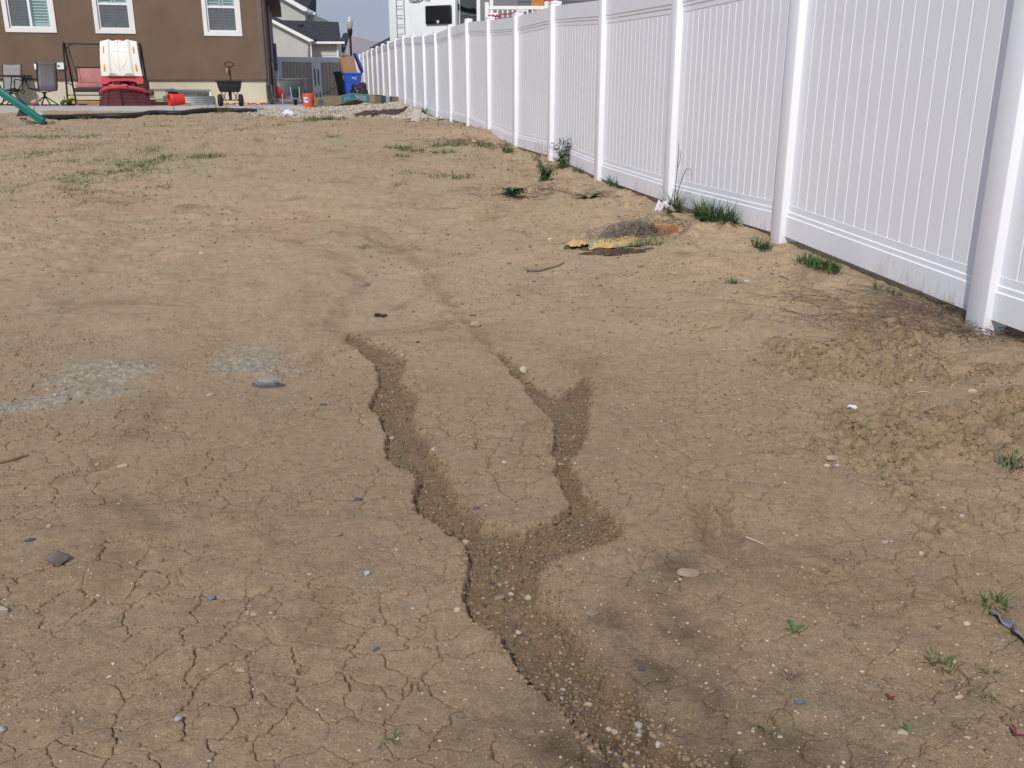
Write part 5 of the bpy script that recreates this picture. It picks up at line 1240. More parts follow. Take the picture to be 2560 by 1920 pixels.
# local: x to the right along rear (0 at right corner), y forward along the trailer
RW = 2.5; RZ0, RZ1 = .45, 3.9
ca_, sa_ = math.cos(ra), math.sin(ra)
def rvp(px, py):
    d = ray(px, py); n = np.array((-sa_, ca_)); t = (rc[0]*n[0]+rc[1]*n[1])/(d[0]*n[0]+d[1]*n[1]); p = d*t
    return (p[0]-rc[0])*ca_+(p[1]-rc[1])*sa_, p[2]+.35
xl = rvp(972, 60)[0]
part('rear_wall', MB().cbox(xl, 0, 0, .3, RZ0, RZ1, .05), tw, rv, True)
part('body', MB().cbox(xl+.02, -.02, .28, 6.5, RZ0, RZ1-.02, .04), tgr, rv, True)
a, z0 = rvp(1066, 62); b, z1 = rvp(1130, 12)
part('window', MB().cbox(a, b, -.09, .01, z0, z1, .045), tbk, rv, True)
wob = part('window_pane', MB().cbox(a+.06, b-.06, -.096, -.085, z0+.10, z1-.06, .004), M('dark_tinted_glass', (.018, .018, .024), .12, .1), rv)
part('window_latch', MB().cbox((a+b)/2-.045, (a+b)/2+.045, -.102, -.088, z0+.03, z0+.12, .004), M('silver_latch', (.6, .6, .6), .4), rv)
l0, _ = rvp(994, 60); l1, _ = rvp(1013, 60)
for x in (l0, l1): part('ladder_rail', MB().tube([(x, -.10, RZ0+.6), (x, -.10, RZ1)], .018, 8), tw, rv, True)
for z in np.arange(RZ0+.75, RZ1, .30): part('rung', MB().tube([(l0, -.10, z), (l1, -.10, z)], .013, 6), galv, rv, True)
lg = MB(); cpx = [(1022, -4), (1024, 2), (1030, 6), (1040, 6.5), (1050, 4), (1058, 0), (1060, -4), (1054, -3), (1046, 1), (1036, 3), (1028, 0)]
lg.tube([(rvp(*p)[0], -.012, rvp(*p)[1]) for p in cpx], .012, 5); part('script_logo', lg, tbk, rv)
a, z = rvp(1063, 2); part('small_lettering', MB().box(a, a+.045, -.006, -.002, z-.03, z+.02).box(a+.07, a+.20, -.006, -.002, z-.025, z+.02), M('grey_print', (.2, .2, .2), .5), rv)
# right hand corner trim and the side graphics (side plane x = 0)
def side(px, py):
    d = ray(px, py); n = np.array((ca_, sa_)); t = (rc[0]*n[0]+rc[1]*n[1])/(d[0]*n[0]+d[1]*n[1]); p = d*t
    return -(p[0]-rc[0])*sa_+(p[1]-rc[1])*ca_, p[2]+.35
part('side_skin', MB().add([(.004, .31, RZ0+.05), (.004, 6.4, RZ0+.05), (.004, 6.4, RZ1-.05), (.004, .31, RZ1-.05)], [(0, 1, 2, 3)]), tgr, rv)
sw1 = [(1144, 8), (1152, 14), (1165, 20), (1178, 22), (1182, 19), (1192, 26), (1193, 34), (1178, 33), (1160, 29), (1144, 25)]
part('side_graphic', MB().add([(.010, *side(px, py)) for px, py in sw1], [tuple(range(len(sw1)))]), tbk, rv)
part('side_stripe', MB().add([(.010, *side(px, py)) for px, py in ((1146, 31), (1160, 34), (1178, 37), (1193, 38), (1193, 39.5), (1176, 39), (1158, 36), (1146, 33))], [tuple(range(8))]), tw, rv)
part('corner_trim', MB().tube([(0, .31, RZ0), (0, .31, RZ1)], .02, 6), tw, rv, True)
for x in (xl+.35, -.35): part('wheel', MB().lathe([(.001, -.1), (.30, -.1), (.35, -.06), (.35, .06), (.30, .1), (.001, .1)], 18, Matrix.Translation((x, 3.2, .35)) @ Matrix.Rotation(R(90), 4, 'Y')), tyre_m, rv, True)

# neighbour's deck and house on the right
DY = 29.5; do = on_Y(1194, 240, DY+2.6); do = np.array((do[0], do[1], EYE-.3))
dh = thing('house', 'grey sided house glimpsed above the fence behind a white deck railing', 'house', tuple(do), 0)
dn = lambda px, py, Y: tuple(np.array(on_plane(px, py, Y, do)))
part('wall', MB().box(.12, 9, 0, 6, 0, 4.6), M('mid_grey_siding', (.19, .20, .20), .8, .06, 2), dh)
nb = 34
sb = MB()
for k in range(nb): z = k*.135; sb.add([(1.35, -.006, z), (9, -.006, z), (9, -.006, z+.135), (1.35, -.006, z+.135), (1.35, -.028, z), (9, -.028, z)], [(4, 5, 2, 3), (0, 4, 5, 1)])
o = part('siding_boards', sb, M('slate_siding', (.12, .125, .13), .7, .06, 2), dh); o['kind'] = 'stuff'
part('corner_board', MB().box(0, .119, -.03, .1, 0, 4.6), wht, dh)
xp, _ = dn(1228, 10, DY+2.6); part('door_trim', MB().box(xp-.05, xp+.07, -.05, -.03, .5, 4.2), wht, dh)
part('orange_panel', MB().box(dn(1329, 0, DY+2.4)[0], dn(1360, 0, DY+2.4)[0], -.12, -.06, 1.2, 4.4), M('orange_brown_wood', (.48, .20, .04), .6, .2), dh)
part('red_panel', MB().box(dn(1366, 0, DY+2.4)[0], dn(1395, 0, DY+2.4)[0], -.12, -.06, 1.2, 4.4), M('brick_red_paint', (.42, .07, .04), .6, .2), dh)
rl = thing('deck_railing', 'white deck railing seen over the fence top', 'railing', (on_Y(1219, 240, DY)[0], DY, EYE+.9), 0)
ro = np.array((rl.location.x, DY, EYE+.9)); rn = lambda px, py, Y=DY: tuple(np.array(on_plane(px, py, Y, ro)))
part('post', MB().cbox(-.06, .06, -.06, .06, -1.2, rn(1219, 6)[1], .008), wht, rl)
x1 = rn(1400, 0)[0]; zt_ = rn(1222, 15)[1]
part('top_rail', MB().cbox(.061, x1+1.2, -.04, .04, zt_-.10, zt_+.0, .008), wht, rl); part('bottom_rail', MB().cbox(.061, x1+1.2, -.03, .03, zt_-.86, zt_-.79, .006), wht, rl)
xq = rn(1366, 0)[0]; part('post', MB().cbox(xq-.06, xq+.06, -.09, -.041, -1.2, zt_+.12, .008), wht, rl)
k = .17
while k < x1+1.1: part('baluster', MB().box(k-.022, k+.022, -.02, .02, zt_-.79, zt_-.10), wht, rl); k += .15
dk = MB().box(-.1, 6, .05, 2.5, -.25, -.05); part('deck_floor', dk, M('grey_deck_boards', (.25, .24, .22), .8), rl)
bn = thing('bunting', 'red and white patterned cloth hung along the deck railing', 'bunting', (ro[0], DY-.08, ro[2]), 0)
def bnf(px0, px1, y0, y1): (xa, za), (xb, zb) = rn(px0, y1), rn(px1, y0); return (xa, xb, -.03, .01, za, zb)
part('white_cloth', MB().cbox(*bnf(1222, 1245, 33, 46), .008), wht, bn); redc = M('red_cloth', (.42, .025, .06), .7, .15, 20)
for i in range(6): part('red_patch', MB().lathe([(.001, .02), (.035, .012), (.04, 0)], 7, Matrix.Translation((rn(1223+i*5, 40)[0], -.032, rn(0, 40+(i % 2)*2)[1])) @ Matrix.Rotation(R(90), 4, 'X')), redc, bn)
part('red_cord', MB().tube([(rn(1250, 39)[0], -.05, rn(0, 37)[1]), (rn(1270, 36)[0], -.05, rn(0, 36)[1]), (rn(1292, 31)[0], -.05, rn(0, 31)[1])], .02, 6), redc, bn)
cl = thing('cooler', 'white and red cooler standing behind the deck railing', 'cooler', (rn(1305, 0)[0]+ro[0], DY+.35, ro[2]-.05), 0)
zc0, zc1 = rn(1305, 34, DY+.35)[1]+.05, rn(1305, 21, DY+.35)[1]+.05
part('body', MB().cbox(-.17, .17, -.15, .15, .0, zc0, .02), wht, cl, True); part('lid', MB().cbox(-.18, .18, -.16, .16, zc0+.001, zc1, .02), wht, cl, True); part('red_band', MB().box(-.172, .172, -.154, -.1505, zc0-.14, zc0-.02), M('cooler_red', (.55, .03, .05), .5), cl)

# far dark roofed house
DFY = 78.; fo = on_Y(958, 240, DFY); fo = np.array((fo[0], fo[1], EYE))
fh = thing('house', 'distant dark hip roofed house between the street lamp and the trailer', 'house', tuple(fo), 0)
fn = lambda px, py: tuple(np.array(on_plane(px, py, DFY, fo)))
A, Bq = fn(922, 120), fn(1010, 120); c, d = fn(956, 84), fn(990, 84)
part('roof', MB().add([(A[0], 0, A[1]), (Bq[0], 0, Bq[1]), (Bq[0], 9, Bq[1]), (A[0], 9, A[1]), (c[0], 4.5, c[1]), (d[0], 4.5, d[1])], [(0, 1, 5, 4), (1, 2, 5), (2, 3, 4, 5), (3, 0, 4)]), M('black_shingles', (.026, .027, .030), .9, .2, 2), fh)
part('wall', MB().box(A[0]+.5, Bq[0]-.5, .5, 8.5, -1, A[1]-.01), sid, fh)
q0, q1, q2, q3 = fn(951, 108), fn(976, 107), fn(976, 98), fn(957, 98.5)
part('solar_panel', MB().add([(q0[0], 1.35, q0[1]+.05), (q1[0], 1.35, q1[1]+.05), (q2[0], 2.5, q2[1]+.05), (q3[0], 2.5, q3[1]+.05)], [(0, 1, 2, 3)]), M('solar_glass', (.03, .045, .075), .2), fh, solid=.04)

# dry hills on the horizon
def hills():
    mb = MB(); nu, nv = 160, 36
    fu, fv = np.meshgrid(np.arange(nu+1)/nu, np.arange(nv+1)/nv); fu, fv = fu.ravel(), fv.ravel(); x = -3600+7200*fu; y = 2300+2600*fv
    prof = np.sin(np.minimum(fv*1.25, 1)*math.pi/2)
    z = -4+(HILL+45*fbm(x/900., x*0+1.3, 151, 3))*prof*(.8+.25*fbm(x/420., y/420., 153, 4))*.93; z = np.where(fv > 0, z, -8)
    return mb.add(list(zip(x, y, z)), [(j*(nu+1)+i, j*(nu+1)+i+1, (j+1)*(nu+1)+i+1, (j+1)*(nu+1)+i) for j in range(nv) for i in range(nu)])
HILL = 235
structure(part('hills', hills(), M('dry_hill_grass', (.46, .33, .28), .95, .25, .004, col2=(.34, .26, .23)), None, True))

# thin haze: one closed box of even air round the whole scene
hz = MB().box(-4900, 4900, -60, 5500, -14, 420)
hm = bpy.data.materials.new('haze'); hm.use_nodes = True; nt = hm.node_tree; nt.nodes.clear(); oo = nt.nodes.new('ShaderNodeOutputMaterial'); hv_ = nt.nodes.new('ShaderNodeVolumePrincipled')
hv_.inputs['Color'].default_value = (.90, .90, .95, 1); hv_.inputs['Density'].default_value = 2.2e-4; hv_.inputs['Anisotropy'].default_value = .2
nt.links.new(hv_.outputs[0], oo.inputs['Volume'])
structure(part('haze', hz, hm, None), 'stuff')
# ------------------------------------------------------------------ weeds, stones and litter one can point to
def blade_mesh(n, spread, h, width, cols, curl=.7, seg=4, seed=0, elong=(1, 1)):
    r = np.random.default_rng(seed); ang = r.uniform(0, 6.283, n); rad = spread*np.sqrt(r.uniform(0, 1, n))
    bx = rad*np.cos(ang)*elong[0]; by = rad*np.sin(ang)*elong[1]; d = ang+r.normal(0, 1.3, n)
    hh = h*r.uniform(.35, 1.05, n); out = r.uniform(.25, 1.35, n)*curl; V = np.zeros((n, (seg+1)*2, 3)); dx, dy = np.cos(d), np.sin(d)
    for k in range(seg+1):
        s = k/seg; w = width*.5*(1-s*.95)*r.uniform(.8, 1.2, n); q = hh*out*s**1.7; z = hh*s*np.sqrt(np.clip(1-(out*.8)**2*s, .04, 1))-.004
        cx, cy = bx+dx*q, by+dy*q
        V[:, 2*k] = np.stack((cx-dy*w, cy+dx*w, z), 1); V[:, 2*k+1] = np.stack((cx+dy*w, cy-dx*w, z), 1)
    b = (seg+1)*2; F = np.array([(2*k, 2*k+1, 2*k+3, 2*k+2) for k in range(seg)]); F = (F[None]+b*np.arange(n)[:, None, None]).reshape(-1, 4)
    c = np.array(cols)[r.integers(0, len(cols), n)]*r.uniform(.75, 1.25, (n, 1))
    return np_mesh('blades', V.reshape(-1, 3), F, np.repeat(c, b, 0))
GR1 = [(.07, .13, .03), (.10, .16, .045), (.05, .10, .028), (.15, .17, .06)]; GR2 = [(.10, .12, .04), (.15, .15, .06), (.07, .09, .03), (.20, .17, .09)]
DKG = [(.045, .095, .028), (.062, .12, .038), (.035, .075, .024)]; DRY = [(.20, .15, .09), (.12, .09, .055), (.30, .23, .14), (.09, .065, .045)]
def tuft(lab, px, py, n, spread, h, width, cols, curl=.8, elong=(1, 1), rz=0., cat='grass tuft', name='grass_tuft', group=None):
    o = link(name, blade_mesh(n, spread, h, width, cols, curl, 4, int(px*7+py), elong), None, grass_mat)
    o.location = G(px, py); o.rotation_euler.z = rz
    return tag(o, lab, cat, group)
FANG = R(90)+TH
tuft('large dark grass clump leaning on the fence panel by the twig pile', 1785, 552, 420, .30, .21, .015, DKG+GR1[:2], 1.15, (1, .30), FANG)
t = tuft('dark grass clump with arching seed stalks at the foot of a fence post', 1686, 528, 110, .09, .24, .010, DKG+GR1[:1], .9, (1, .6), FANG)
st = MB().tube([(0, 0, .05), (-.03, -.02, .22), (-.12, -.03, .36), (-.24, -.02, .37), (-.31, 0, .30)], [.004, .003, .003, .002, .001], 5); st.tube([(.02, 0, .05), (.04, -.02, .3), (.05, -.03, .48), (.07, -.03, .58)], [.004, .003, .003, .001], 5).tube([(.045, -.02, .34), (.01, -.03, .42), (.0, -.03, .50)], .002, 5)
part('seed_stalk', st, M('dark_seed_stalk', (.06, .075, .045), .7), t)
tuft('short green grass growing under the gap of the fence near a post', 1905, 600, 110, .13, .09, .010, DKG+GR2[:1], .9, (1, .3), FANG)
tuft('dark grass strip in the gap below the large fence panel', 2045, 658, 300, .22, .095, .008, DKG+GR1[:2], 1.2, (1, .25), FANG)
tuft('thin green grass in the fence gap above the dry branches', 2215, 730, 60, .14, .07, .006, DKG, .9, (1, .25), FANG)
tuft('small dark sprig alone on the dirt left of the fence grass', 1828, 702, 34, .035, .07, .006, DKG, 1.2)
tuft('green weed growing at the front of the twig pile', 1632, 594, 90, .12, .09, .008, GR1, 1.2, (1.3, .6))
tuft('low weed beside the small cardboard block', 1690, 566, 26, .05, .07, .006, GR2, 1.2)
tuft('bright grass tuft left of a fence post in the middle of the row', 1270, 378, 150, .17, .16, .010, GR1, .9, (1, .4), FANG)
tuft('grass tuft under the fence between the leafy weed and the next post', 1445, 432, 60, .22, .10, .008, DKG, .9, (1, .2), FANG)
tuft('green grass at the foot of the post right of the leafy weed', 1530, 462, 90, .14, .13, .009, DKG+GR1[:1], .9, (1, .35), FANG)
tuft('wide grass tuft upslope on bare soil near the fence', 1150, 366, 220, .34, .14, .011, GR1, 1.0, (1.4, .5))
tuft('small green tuft next to the wide tuft near the fence', 1110, 384, 90, .16, .09, .009, GR1, 1.0)
tuft('left one of two neighbouring tufts in mid yard', 995, 373, 110, .15, .10, .010, GR1, 1.0, (1.3, .6)); tuft('right one of two neighbouring tufts in mid yard', 1030, 376, 110, .16, .09, .010, GR1, 1.0, (1.3, .6))
tuft('grass tuft just below the two neighbouring tufts', 1003, 391, 60, .12, .08, .009, GR2, 1.0); tuft('scraggly green patch in the rough soil left of the fence', 1130, 436, 130, .28, .09, .009, GR1, 1.1, (1, 1.2), .6)
tuft('pair of low green tufts on the rough slope', 1060, 420, 90, .22, .06, .008, GR2, 1.1, (1.5, .6)); tuft('faint tuft below the rough slope', 996, 456, 50, .10, .06, .007, GR2, 1.1)
tuft('tall grass behind the leaning grey slab', 1058, 290, 120, .16, .26, .014, DKG+GR1[:1], .8, (1, .5), FANG)
tuft('grass tuft in front of the gravel strip', 800, 304, 170, .24, .15, .013, GR1, .9, (1.3, .6)); tuft('flat grass patch left of the gravel tuft', 760, 308, 110, .34, .06, .010, GR2, 1.1, (1.5, .5))
tuft('grass growing from the gravel below the flattened carton', 805, 284, 170, .40, .14, .012, GR2, 1.0, (1.5, .4)); tuft('dry tuft on the gravel right of the gravel grass', 850, 281, 120, .30, .13, .012, GR2, 1.0, (1.4, .4))
tuft('small tuft right of the tuft in front of the gravel', 855, 305, 60, .14, .09, .010, GR2, 1.0); tuft('weed growing over the drain pipe under the spreader', 533, 280, 130, .30, .20, .012, GR2, 1.0, (1.2, .5))
tuft('weed at the end of the drain pipe', 640, 277, 110, .25, .16, .012, GR1, 1.0, (1.2, .5)); tuft('yellow green weed beside the drain pipe right of the green beam', 210, 297, 60, .16, .13, .012, GR2, 1.0)
tuft('grass around the foot of the green beam', 112, 308, 80, .20, .10, .010, GR1, 1.0)
tuft('lone green weed in the left mid yard', 520, 388, 110, .16, .08, .009, GR1, 1.1, (1.6, .7)); tuft('broad flat weed patch at the left edge of the yard', 100, 342, 260, .62, .08, .010, GR1, 1.1, (1.6, .5))
tuft('tiny grey green weed in the centre of the bare yard', 910, 607, 30, .05, .06, .006, GR1, 1.2); tuft('tiny bright weed on the bare yard above the stone', 914, 698, 24, .035, .045, .005, GR1, 1.2)
tuft('dark weed on the rough soil at the right', 2133, 1046, 40, .035, .035, .005, DKG, 1.3); tuft('green weed cut off by the right edge of the photo', 2545, 1150, 60, .05, .05, .006, DKG, 1.2)
tuft('spiky green weed near the blue grey strip', 2487, 1510, 34, .03, .062, .0055, GR1, 1.1); tuft('dull green weed in the lower right corner group', 2352, 1660, 44, .03, .04, .006, GR2, 1.2)
tuft('olive spiky weed beside the dull green weed', 2405, 1712, 34, .04, .05, .0045, GR2, 1.2); tuft('brown withered sprig on the dark soil', 1976, 1715, 40, .016, .03, .003, DRY, 1.2)
tuft('small grey green sprig near the bottom edge', 1922, 1835, 28, .022, .04, .004, GR2, 1.2); tuft('flat green grass blade plant at the lower right edge', 2500, 1775, 12, .04, .06, .004, GR1, 1.6)
tuft('tiny green sprig at the bottom left of the gully', 985, 1868, 12, .01, .03, .005, GR1, 1.1); tuft('brownish sprig below the blue grey strip', 2482, 1680, 22, .018, .03, .004, GR2, 1.2)
def rosette(lab, px, py, leaves, name='seedling', cat='seedling', LS=.52):
    """leaves: (angle, length, width, rise, material)"""
    t = thing(name, lab, cat, G(px, py), 0)
    for a, L, w, rise, m in leaves:
        L *= LS; w *= LS; rise *= LS
        def lf(u, v): s = u; return (math.cos(a)*L*s-math.sin(a)*(v-.5)*w*math.sin(math.pi*min(s*.9+.1, 1))**.7, math.sin(a)*L*s+math.cos(a)*(v-.5)*w*math.sin(math.pi*min(s*.9+.1, 1))**.7, .004+rise*math.sin(s*2.2)+.2*w*abs(v-.5))
        part('leaf', MB().sheet(lf, 6, 2), m, t, True)
    return t
lg_ = M('leaf_green', (.08, .135, .045), .5, .2, 30); lo = M('leaf_olive', (.10, .12, .05), .6, .2, 30); lr = M('leaf_red', (.16, .022, .025), .6, .2, 30); ldk = M('leaf_dark_green', (.040, .092, .034), .5, .25, 18); lbr = M('leaf_brown', (.13, .10, .06), .7, .2, 30)
rosette('bright green seedling with open leaves at the lower right', 1985, 1592, [(1.9, .055, .020, .035, lg_), (.35, .06, .022, .022, lg_), (3.0, .05, .015, .012, lg_), (-.9, .03, .014, .008, lo), (4.2, .03, .014, .006, lo), (1.0, .03, .012, .02, lg_)])
rosette('green leaved seedling by a pale stone near the bottom right', 2268, 1862, [(1.6, .032, .014, .035, lg_), (.8, .03, .012, .028, lg_), (2.6, .028, .012, .02, lg_)])
rosette('small red leaved seedling at the lower right', 2225, 1760, [(.2, .024, .013, .008, lr), (2.2, .026, .012, .012, lr), (3.9, .022, .012, .006, lr), (5.1, .018, .011, .006, lr)])
rosette('red leaved seedling at the bottom right corner', 2540, 1845, [(1.8, .04, .014, .028, lr), (-.5, .035, .014, .01, lr), (3.2, .02, .01, .008, lr)])
rosette('red sprout in the lower left', 92, 1692, [(.4, .022, .007, .012, lr), (2.3, .016, .006, .012, lr)])
rosette('dark reddish sprout on the right side soil', 2345, 1575, [(.3, .02, .008, .012, lr), (2.6, .018, .008, .012, lr), (1.4, .014, .006, .01, lbr)])
rosette('brown star shaped sprout right of the bright seedling', 2135, 1577, [(1.7, .03, .006, .02, lbr), (.1, .028, .006, .006, lbr), (3.0, .03, .006, .006, lbr), (-.5, .024, .006, .006, lbr)])
rosette('dry star shaped sprout near the bottom right', 2395, 1835, [(1.5, .036, .006, .02, lbr), (.2, .036, .007, .006, lbr), (3.0, .036, .006, .008, lbr), (4.5, .02, .006, .004, lbr), (2.4, .03, .006, .015, lbr)])
# broad dark rosette below the feathery weed
rng2 = random.Random(4)
rosette('broad dark green leafy weed in front of the feathery weed', 1281, 482, [(rng2.uniform(0, 6.28), rng2.uniform(.05, .19), rng2.uniform(.03, .06), rng2.uniform(.02, .085), ldk) for k in range(44)], 'leafy_weed', 'weed', 1.0)
rosette('yellowing flat leafed weed right of the feathery weed', 1472, 482, [(rng2.uniform(-.6, .8), rng2.uniform(.10, .24), rng2.uniform(.03, .05), rng2.uniform(.02, .05), M('leaf_yellow_green', (.14, .15, .04), .6, .25, 12)) for k in range(8)]+[(rng2.uniform(2.2, 4), .13, .05, .03, ldk) for k in range(4)], 'leafy_weed', 'weed', 1.0)
# tall branching weed at the post and the feathery one left of it
def stem_weed(lab, px, py, stems, leafn, leafL, leafw, col, seed):
    r = random.Random(seed); t = thing('tall_weed', lab, 'weed', G(px, py), 0); V = []; F = []; T = []
    for h, dx, dy in stems:
        pts = [(dx*s**1.5+.01*math.sin(s*9+dx*30), dy*s**1.5, h*s) for s in np.linspace(0, 1, 7)]
        part('stem', MB().tube(pts, [.006*(1-.7*k/6) for k in range(7)], 5), M('weed_stem', (.10, .13, .05), .6), t)
        for k in range(leafn):
            s = r.uniform(.08, 1); i = min(int(s*6), 5); f = s*6-i; p = [pts[i][q]*(1-f)+pts[i+1][q]*f for q in range(3)]
            a = r.uniform(0, 6.28); L = leafL*r.uniform(.5, 1.1)*(1.15-.5*s); up = r.uniform(-.1, .55); w = leafw*r.uniform(.7, 1.2)
            c, s_ = math.cos(a), math.sin(a); o = len(V)
            for q, ww in ((0, .2), (.35, 1), (.7, .8), (1, .05)):
                z = p[2]+L*(up*q-.45*q*q)
                V += [(p[0]+c*L*q-s_*w*ww/2, p[1]+s_*L*q+c*w*ww/2, z), (p[0]+c*L*q+s_*w*ww/2, p[1]+s_*L*q-c*w*ww/2, z)]
            F += [(o+2*q, o+2*q+1, o+2*q+3, o+2*q+2) for q in range(3)]; T += [tuple(np.array(col)*r.uniform(.6, 1.35))]*8
    o = link('foliage', np_mesh('foliage', V, F, np.array(T)), t, grass_mat); return t
stem_weed('tall branching weed standing before a fence post', 1404, 420, [(.33, .05, 0), (.36, .01, -.02), (.30, -.10, -.03), (.34, -.04, .02), (.26, .10, 0), (.22, .05, -.08), (.35, .09, -.02)], 44, .10, .022, (.07, .115, .038), 3)
stem_weed('bushy feathery green weed left of the tall branching weed', 1362, 446, [(.22, .04, 0), (.2, -.06, .02), (.28, -.09, .08), (.18, .10, -.02), (.16, -.02, -.08), (.16, .14, -.03), (.30, -.14, .10), (.15, .05, -.10)], 60, .085, .016, (.065, .13, .03), 5)
# bare dry stalks
dl = thing('dry_weed', 'pale dry stalk weed standing by the fence behind the feathery weed', 'weed', G(1358, 405), 0)
mb = MB()
for k in range(7): a = random.uniform(-.5, .5); mb.tube([(0, 0, 0), (a*.1, 0, .13), (a*.35, .02, .27)], .0025, 4)
part('stalks', mb, M('pale_dry_stalk', (.40, .33, .27), .8), dl)

# dry brush: long thin branches fanned over the soil
def brush(name, lab, px, py, n, L0, L1, mat, seed, spread, rad=.0035, lift=.05, dirs=None, elong=(1, 1)):
    r = random.Random(seed); c = G(px, py); t = thing(name, lab, 'brush', c, 0); mb = MB(); ns = 7; XY = []; A = []
    for k in range(n):
        x, y = r.gauss(0, spread*elong[0]), r.gauss(0, spread*elong[1]); a = r.uniform(0, 6.28) if dirs is None else r.gauss(dirs[0], dirs[1]); L = r.uniform(L0, L1); bend = r.uniform(-1.4, 1.4)
        for i in range(ns):
            XY.append((x, y)); a += bend/ns+r.gauss(0, .25); x += math.cos(a)*L/ns; y += math.sin(a)*L/ns
        A.append((a, L))
    XY = np.array(XY); Z = height(XY[:, 0]+c.x, XY[:, 1]+c.y)-c.z
    for k in range(n):
        a, L = A[k]; lf = lift*r.uniform(.1, 1); pts = []
        for i in range(ns):
            q = k*ns+i; pts.append((XY[q, 0], XY[q, 1], Z[q]+.003+lf*r.uniform(.6, 1)*math.sin(math.pi*i/(ns-1)*.9+.1)))
        mb.tube(pts, [rad*r.uniform(.5, 1.1)*(1-.75*i/(ns-1)) for i in range(ns)], 4)
        if r.random() < .7:
            i = r.randint(2, 4); p = pts[i]; aa = a+r.uniform(-1.2, 1.2); mb.tube([p, (p[0]+math.cos(aa)*L*.18, p[1]+math.sin(aa)*L*.18, p[2]+.01), (p[0]+math.cos(aa)*L*.34, p[1]+math.sin(aa)*L*.34, p[2]+.012)], rad*.5, 4)
    o = part('twigs', mb, mat, t); o['kind'] = 'stuff'; return t
tw_d = M('dark_dry_twig', (.165, .120, .088), .85, .35, 12); tw_g = M('grey_dry_twig', (.19, .155, .125), .85, .4, 10)
brush('dry_brush', 'tangle of dry branches spread on the soil along the near fence panel', 2310, 778, 170, .12, .55, tw_d, 21, .19, .0021, .06, (3.3, 1.1), (1.25, .8))
brush('dry_brush', 'dry stems bunched against the base of the nearest fence post', 2480, 812, 70, .10, .36, tw_d, 22, .11, .0019, .05, (3.0, 1.2), (1.3, .7))
brush('dry_brush', 'thin dry stems trailing over the soil left of the branch tangle', 2130, 745, 60, .12, .5, tw_d, 27, .24, .0016, .03, (3.2, .7), (1.4, .6))
brush('twig_pile', 'grey brown heap of twigs between the yellow bag and cardboard block', 1588, 576, 260, .08, .26, tw_g, 23, .105, .0038, .11, None, (1.3, .8))
brush('dry_brush', 'matted brown dead weeds below the leafy weeds', 1400, 474, 110, .12, .4, M('matted_dead_weed', (.23, .165, .115), .9, .3, 9), 24, .28, .0035, .025, (3.1, .8), (1.5, .7))
brush('dry_brush', 'brown dead weeds around a white stone along the far fence', 1200, 362, 110, .15, .45, M('matted_dead_weed', (.23, .165, .115)), 25, .30, .005, .035, (3.1, .9), (1.4, .7))
def twig(lab, pts, r, mat, name='twig', lift=.008):
    P = [G(*p)+Vector((0, 0, lift)) for p in pts]; c = P[0].copy(); t = thing(name, lab, 'twig', c, 0)
    part('branch', MB().tube([p-c for p in P], [r*(1-.5*i/(len(P)-1)) for i in range(len(P))], 6), mat, t); return t
t = twig('curved dark twig lying alone below the yellow bag', [(1318, 671), (1345, 668), (1375, 666), (1398, 660), (1410, 654)], .009, tw_d)
twig('thin brown stick at the left edge of the yard', [(0, 1162), (30, 1158), (55, 1152), (72, 1147)], .006, M('brown_stick', (.20, .13, .075), .8, .2, 20))
twig('short knobbly black twig in the middle of the yard', [(938, 779), (948, 777), (957, 778), (966, 776)], .012, M('black_twig', (.03, .024, .02), .8))
twig('pale thin straw in the rough soil at the right', [(1865, 1352), (1888, 1360), (1910, 1368)], .0022, M('pale_straw', (.55, .46, .30), .8))
twig('forked pale stick on the soil near the fence', [(1930, 655), (1955, 665), (1975, 678)], .008, M('pale_stick', (.42, .33, .26), .8))
twig('tiny pale straw high on the right soil', [(2295, 965), (2310, 965), (2326, 966)], .002, MATS['pale_straw'])

# stones worth naming
def stone(lab, px, py, w, col, flat=.55, ell=1.4, rz=0., sub=3, sink=.3, name='stone', chip=False, var=.18):
    k_ = .78 if max(col) > .4 else 1.0; col = (col[0]*k_, col[1]*k_*.98, col[2]*k_*.93)
    x, y = ground_pt(px, py); dist = math.sqrt(x*x+y*y+1.2); wm = w*dist/2390*.5
    r = random.Random(int(px*13+py)); bm = bmesh.new(); bmesh.ops.create_icosphere(bm, subdivisions=sub if chip in (False, 2) else 2, radius=1)
    ph = [r.uniform(0, 6) for _ in range(6)]
    planes = [(Vector((r.gauss(0, 1), r.gauss(0, 1), r.gauss(0, .8))).normalized(), r.uniform(.50, .80)) for _ in range(12 if chip else 9)]
    for v in bm.verts:
        p = v.co.copy()
        for nrm, d in planes:
            q = p.dot(nrm)
            if q > d: p -= nrm*(q-d)*(.95 if chip else .7)
        k = 1+.06*math.sin(p.x*4+ph[0])*math.sin(p.y*5+ph[1])+.04*math.sin(p.z*7+ph[2])
        v.co = Vector((p.x*k*wm, p.y*k*wm/ell, p.z*k*wm*flat))
    me = bpy.data.meshes.new('stone'); bm.to_mesh(me); bm.free()
    for p in me.polygons: p.use_smooth = not chip
    o = link(name, me, None, M('stone_%d_%d_%d' % tuple(int(c*100) for c in col), col, .8, var, 30, bump=.0015, bscale=120))
    o.location = (x, y, height(x, y)+wm*flat*(1-2*sink)); o.rotation_euler = (r.uniform(-.1, .1), r.uniform(-.1, .1), rz)
    return tag(o, lab, 'stone')
stone('dark grey angular rock, the largest loose stone at the lower left', 152, 1425, 62, (.125, .115, .11), .66, 1.25, .3, 3, .12, chip=2)
stone('dark slate chip just above the big grey rock', 76, 1367, 30, (.075, .078, .10), .3, 1.8, .3, chip=True)
